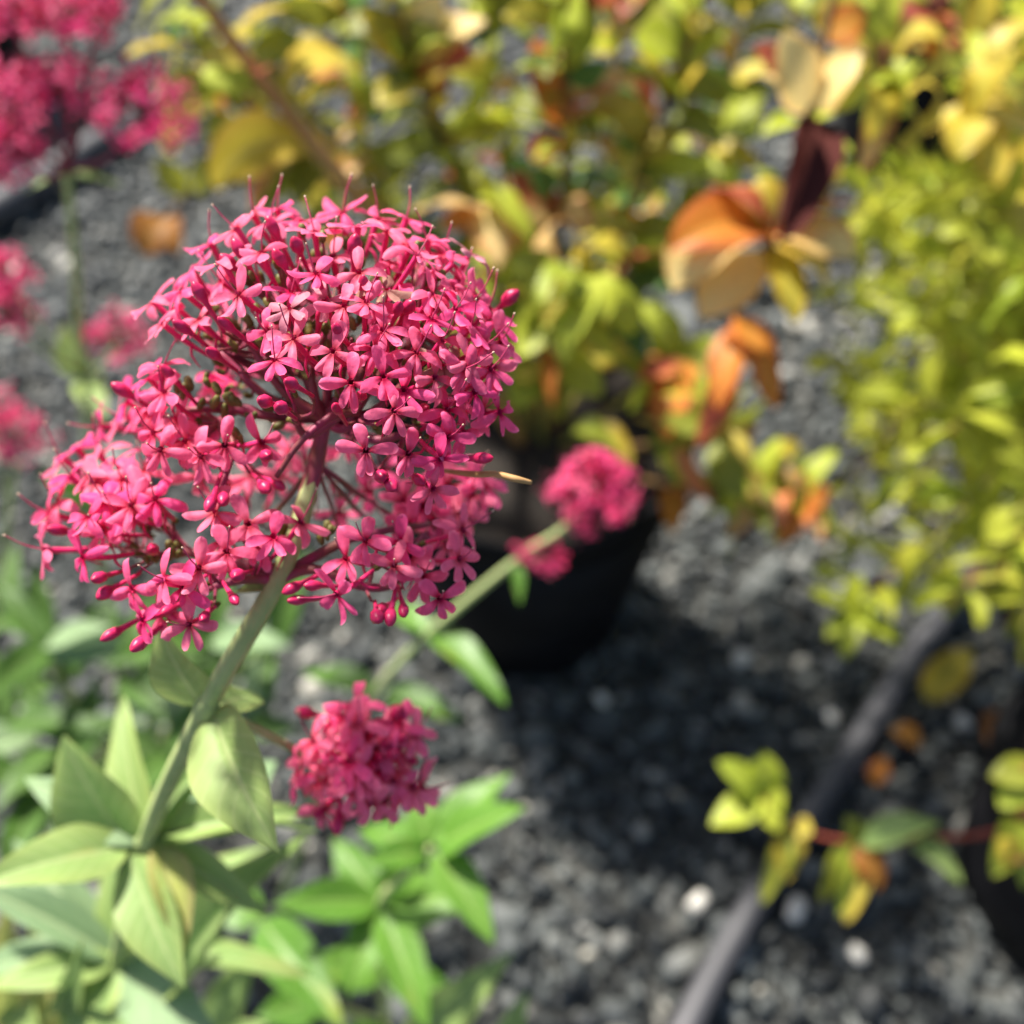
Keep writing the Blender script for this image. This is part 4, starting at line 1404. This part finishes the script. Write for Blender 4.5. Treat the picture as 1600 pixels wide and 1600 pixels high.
# ================================================================== SECOND SHRUB (upper right, from the pot behind)
random.seed(41)
soil4 = POT4 + Vector((0, 0, .218))
shr2 = empty('autumn_shrub', soil4, 'shrub with golden curled leaves behind the feathery bush', 'shrub')
paths2 = []
for pts, r, mt in [([(1400, 120, .80), (1392, 60, .60), (1385, 150, .52), (1375, 60, .50), (1365, -40, .50)], .0026, 'redtwig'),
                   ([(1450, 120, .90), (1500, 40, .70), (1530, 90, .60), (1520, 180, .55)], .0024, 'twig'),
                   ([(1470, 120, .90), (1560, 100, .75), (1600, 180, .62), (1585, 290, .58)], .0024, 'twig'),
                   ([(1420, 100, .95), (1440, -20, .80), (1450, -60, .70), (1445, 20, .62)], .0022, 'twig'),
                   ([(1410, 120, 1.0), (1330, 40, .9), (1200, -20, .85), (1120, -60, .8)], .0024, 'twig')]:
    w3 = [soil4 + Vector((random.uniform(-.03, .03), random.uniform(-.03, .03), -.01))] + [P(*p) for p in pts[1:]]
    v, f, path = tube(w3, [r] + [r * (1 - .5 * i / (len(w3) - 1)) for i in range(1, len(w3))], 8, 8)
    origin_mesh('stem', v, f, M[mt], shr2, w3[0])
    paths2.append(path)
for i, (a, b, z, wd, mt, cu, up) in enumerate([
    ((1386, 130), (1440, 95), .51, .020, 'lime', 'm', (.2, .5, .8)), ((1380, 120), (1330, 150), .51, .018, 'lime', 'm', (0, .5, .8)),
    ((1388, 150), (1360, 220), .51, .018, 'yellow', 'l', (0, .5, .8)), ((1385, 155), (1345, 270), .52, .016, 'peach', 'm', (0, .3, .9)),
    ((1445, 20), (1390, 80), .60, .026, 'red', 'm', (-.2, .4, .9)), ((1445, 20), (1490, 50), .60, .030, 'maroon', 's', (.2, .4, .9)),
    ((1448, 25), (1470, 100), .60, .020, 'orange', 's', (.1, .3, .9)),
    ((1525, 180), (1500, 130), .55, .020, 'yellow', 's', (-.2, .4, .9)), ((1522, 170), (1600, 90), .55, .030, 'yellow', 'l', (0, .7, .6)),
    ((1522, 180), (1495, 250), .55, .026, 'yellow', 'm', (-.3, .3, .9)), ((1525, 180), (1560, 290), .55, .024, 'yellow', 's', (.1, .2, .9)),
    ((1530, 170), (1500, 100), .56, .018, 'lime', 'm', (0, .5, .8)), ((1588, 270), (1600, 380), .57, .026, 'yellow', 's', (.1, .2, .9)),
    ((1588, 250), (1625, 180), .58, .024, 'yellow', 'm', (.2, .4, .9)), ((1580, 280), (1555, 330), .58, .022, 'yellow', 's', (0, .2, .9)),
    ((1592, 200), (1545, 160), .60, .022, 'lime', 's', (0, .5, .8)), ((1596, 200), (1650, 150), .60, .022, 'olive', 's', (0, .5, .8)),
]):
    p0 = P(*a, z)
    shrub_leaf(shr2, nearest_on(paths2, p0), P(*b, z - .01), wd, mt, cu, up, .4, random.choice((-.4, 0, .4)), seed=i % 4)
for (a, b, z) in (((1398, 185), (1432, 190), .50), ((1396, 110), (1436, 112), .51), ((1545, 120), (1590, 125), .54), ((1370, 215), (1400, 222), .52)):
    p0 = P(*a, z)
    shrub_leaf(shr2, p0, P(*b, z), .014, 'yellow', 'r', (0, 1, .25), .15, .3, seed=1, cap=6)
    q = nearest_on(paths2, p0)
    v, f, _ = tube([q, q.lerp(p0, .5) + UP * .004, p0], [.0009, .0008, .0007], 6, 4)
    origin_mesh('leaf_stalk', v, f, M['twig_green'], shr2, q)
for path in paths2:
    for k in range(8, len(path) - 1, 3):
        q = path[k]
        for s in range(2):
            d = (Vector((random.gauss(0, 1), random.gauss(0, 1), random.gauss(.2, .6)))).normalized()
            L = random.uniform(.026, .042)
            shrub_leaf(shr2, q, q + d * L, L * .5, random.choice(pal), random.choice('sssmm'), UP + jit(.5), .4, random.choice((-.4, 0, .4)), seed=s)

# ================================================================== FEATHERY LIME BUSH
random.seed(51)
soil3 = POT3 + Vector((0, 0, .168))
bush = empty('feathery_bush', soil3, 'feathery lime green bush of narrow leaves spilling over its pot', 'shrub')
tips = [(1330, 330, .62), (1400, 285, .60), (1470, 300, .58), (1540, 330, .56), (1600, 420, .54), (1310, 440, .66), (1390, 400, .62), (1470, 420, .58), (1540, 470, .55),
        (1300, 570, .70), (1370, 520, .64), (1450, 540, .58), (1530, 580, .54), (1600, 600, .52), (1340, 640, .70), (1400, 650, .64), (1480, 680, .58), (1570, 700, .53),
        (1250, 810, .72), (1290, 860, .70), (1420, 760, .64), (1500, 800, .57), (1590, 800, .53), (1330, 960, .66), (1430, 880, .62), (1480, 950, .58), (1560, 900, .54), (1600, 980, .53),
        (1350, 700, .75), (1440, 480, .70), (1380, 330, .74), (1600, 300, .62), (1640, 500, .58), (1680, 650, .58), (1700, 400, .62), (1560, 240, .68), (1580, 20, .70), (1570, 90, .72)]
tips += [(x + random.uniform(-25, 25), y + random.uniform(-25, 25), z + .09) for (x, y, z) in tips if 1330 < x < 1640]
nleaf = 0
restb = Batch()
for (x, y, z) in tips:
    tip = P(x, y, z)
    b0 = soil3 + Vector((random.uniform(-.05, .05), random.uniform(-.05, .05), -.01))
    mid = b0.lerp(tip, .55) + UP * random.uniform(.02, .06)
    v, f, path = tube([b0, mid, tip], [.0018, .0014, .0007], 6, 10)
    origin_mesh('stem', v, f, M['redtwig' if random.random() < .3 else 'twig_green'], bush, b0)
    ks = [int(len(path) * t) for t in (.50, .62, .74, .84, .92, .98)]
    ph = random.uniform(0, 6)
    for k in ks:
        k = min(k, len(path) - 2)
        q = path[k]
        td = (path[k + 1] - path[k - 1]).normalized()
        for s in range(3 if k > len(path) * .8 else 2):
            bt = restb if nleaf % 2 else None
            ph += 2.1
            d = Matrix.Rotation(ph, 3, td) @ td.orthogonal().normalized()
            d = (d + td * random.uniform(.3, .9)).normalized()
            L = random.uniform(.022, .040)
            me = leaf_mesh('linear', 'fern' if random.random() < .85 else 'lime', random.choice((.5, 1.0, 1.8)), .4, random.choice((-.4, 0, .4)), .03, 8, 2, s)
            o = place_leaf('leaf', bush, q, q + d * L, L * random.uniform(.15, .25), UP + jit(.5), me, bt)
            nleaf += 1
restb.build(bush, soil3)
# two broader bright sprigs and a golden leaf hanging out of the bush
for (c, z, spec) in (((1331, 958), .658, [((1265, 925), .018), ((1345, 895), .018), ((1410, 1005), .018), ((1320, 1030), .016), ((1290, 1000), .014), ((1400, 940), .014)]),):
    for i, (t, wd) in enumerate(spec):
        place_leaf('leaf', bush, P(*c, z), P(*t, z - .012), wd, camvec(.1 * i - .4, .8, .6), leaf_mesh('ovate', 'lime', .5, .4, 0, .03, 10, 4, i % 3))

# ================================================================== TRAILING TWIG IN THE LOW POT
random.seed(61)
soil2 = POT2 + Vector((0, 0, .123))
trail = empty('trailing_plant', soil2, 'red trailing twig with small lime and gold leaves hanging from pot', 'plant')
tw1 = [soil2 + Vector((-.02, .02, -.008)), P(1640, 1240, .56), P(1560, 1298, .57), P(1440, 1310, .58), P(1330, 1315, .585), P(1250, 1295, .58), P(1190, 1245, .575)]
v, f, pth = tube(tw1, [.0022, .002, .0018, .0016, .0014, .0012, .0010], 8, 8)
origin_mesh('stem', v, f, M['redtwig'], trail, tw1[0])
pths = [pth]
for (x, y, z) in ((1600, 1200, .52), (1660, 1330, .50), (1700, 1200, .50), (1580, 1350, .53)):
    tt = [soil2 + Vector((-.02, .0, -.008)), (soil2 + P(x, y, z)) / 2 + UP * .03, P(x, y, z)]
    v, f, pth = tube(tt, [.0018, .0015, .0010], 7, 8)
    origin_mesh('stem', v, f, M['redtwig'], trail, tt[0])
    pths.append(pth)
crown = Batch()  # unseen upright crown, added above the pot to cast shade on the gravel
for k in range(16):
    a = random.uniform(0, 6.28)
    r0 = random.uniform(.03, .13)
    tip = soil2 + Vector((r0 * math.cos(a) + .05, r0 * math.sin(a), random.uniform(.14, .32)))
    tt = [soil2 + Vector((random.uniform(-.03, .03), random.uniform(-.03, .03), -.008)), soil2.lerp(tip, .5) + jit(.01), tip]
    v, f, pth = tube(tt, [.0020, .0016, .0009], 7, 8)
    origin_mesh('stem', v, f, M['redtwig'], trail, tt[0])
    for j in range(4, len(pth) - 1, 2):
        for s in range(2):
            d = Vector((random.gauss(0, 1), random.gauss(0, 1), random.gauss(.1, .5))).normalized()
            L = random.uniform(.026, .042)
            q = pth[j]
            if (q + d * L).x < .30:
                continue
            shrub_leaf(trail, q, q + d * L, L * .5, random.choice(('lime', 'yellow', 'olive', 'green')), random.choice('ssm'), UP + jit(.5), .4, 0, seed=s, batch=crown)
crown.build(trail, soil2)
for i, (a, b, z, wd, mt, cu, up) in enumerate([
    ((1190, 1245), (1120, 1190), .575, .022, 'lime', 's', (0, .6, .8)), ((1195, 1245), (1195, 1175), .575, .024, 'lime', 's', (0, .5, .8)), ((1195, 1250), (1225, 1235), .575, .018, 'lime', 's', (0, .5, .8)),
    ((1190, 1250), (1110, 1290), .575, .020, 'lime', 's', (0, .5, .8)), ((1195, 1250), (1215, 1300), .575, .018, 'lime', 's', (0, .3, .9)),
    ((1232, 1285), (1228, 1375), .58, .020, 'yellow', 's', (0, .2, .9)), ((1230, 1285), (1190, 1410), .58, .014, 'olive', 's', (0, .2, .9)), ((1240, 1290), (1270, 1300), .58, .014, 'yellow', 's', (0, .4, .9)),
    ((1330, 1315), (1280, 1410), .585, .018, 'olive', 's', (0, .2, .9)), ((1335, 1318), (1310, 1430), .585, .014, 'lime', 's', (0, .2, .9)), ((1340, 1318), (1370, 1390), .585, .020, 'brown', 'm', (0, .3, .9)),
    ((1340, 1312), (1320, 1275), .585, .014, 'olive', 's', (0, .5, .8)), ((1345, 1318), (1470, 1285), .58, .020, 'vleaf', 'm', (0, .6, .8)),
    ((1430, 1312), (1500, 1380), .57, .018, 'vleaf', 'm', (.2, .4, .9)), ((1345, 1320), (1320, 1440), .59, .012, 'yellow', 's', (0, .2, .9)),
    ((1570, 1300), (1550, 1370), .55, .020, 'lime', 'm', (-.2, .3, .9)), ((1575, 1300), (1600, 1390), .55, .020, 'lime', 'm', (0, .3, .9)),
    ((1600, 1200), (1560, 1260), .53, .022, 'lime', 's', (0, .4, .9)), ((1600, 1200), (1545, 1215), .53, .018, 'olive', 's', (0, .4, .9)), ((1600, 1200), (1650, 1260), .53, .020, 'lime', 's', (0, .4, .9)),
    ((1580, 1350), (1560, 1310), .53, .018, 'yellow', 'm', (0, .4, .9)),
]):
    p0 = P(*a, z)
    shrub_leaf(trail, nearest_on(pths, p0), P(*b, z - .008), wd, mt, cu, up, .4, random.choice((-.3, 0, .3)), seed=i % 4)

# ================================================================== HOSES, FALLEN LEAVES, STRAW
def hose(pts, r, label):
    w3 = [Vector((p.x, p.y, r + .010)) for p in pts]
    v, f, _ = tube(w3, r, 16, 12)
    o = origin_mesh('irrigation_hose', v, f, M['hose'], None, w3[0])
    tag(o, label, 'hose')


hose([G(1620, 760), G(1480, 955), G(1400, 1070), G(1330, 1180), G(1245, 1310), G(1150, 1460), G(1070, 1610), G(1000, 1780)], .0098, 'grey plastic irrigation hose running under the trailing red twig')
hose([G(-200, 490), G(0, 362), G(90, 305), G(190, 240), G(300, 170), G(420, 90)], .017, 'thick grey pipe on the gravel behind the pink valerian')

random.seed(71)
for (a, b, wd, mt, lab, h) in (((1445, 1095), (1520, 1020), .030, 'yellow', 'single golden leaf lying on gravel right of the hose', .03),
                               ((1440, 1160), (1390, 1140), .020, 'brown', 'small brown dead leaf on the gravel beside the hose', .022),
                               ((1575, 1110), (1545, 1165), .026, 'brown', 'curled rusty dead leaf beside the pale pebbles', .022),
                               ((1365, 1225), (1385, 1185), .016, 'orange', 'tiny orange leaf scrap below the grey hose', .020)):
    o = place_leaf('fallen_leaf', None, G(*a, h), G(*b, h + .008), wd, Vector((-.4, -.2, 1)) + jit(.15), leaf_mesh('ovate', mt, .8, .5, .3, .04, 10, 4, 1))
    tag(o, lab, 'leaf')

v, f, _ = tube([P(690, 735, .196), P(740, 741, .186), P(775, 741, .182), P(805, 748, .180), P(830, 754, .181)], [.0004, .0006, .00055, .0006, .0004], 8, 6)
for i in range(len(v)):
    pass
o = origin_mesh('dry_straw', v, f, M['tan'], None, P(740, 741, .186))
tag(o, 'thin tan dry straw sticking out of the big pink flower head', 'straw')
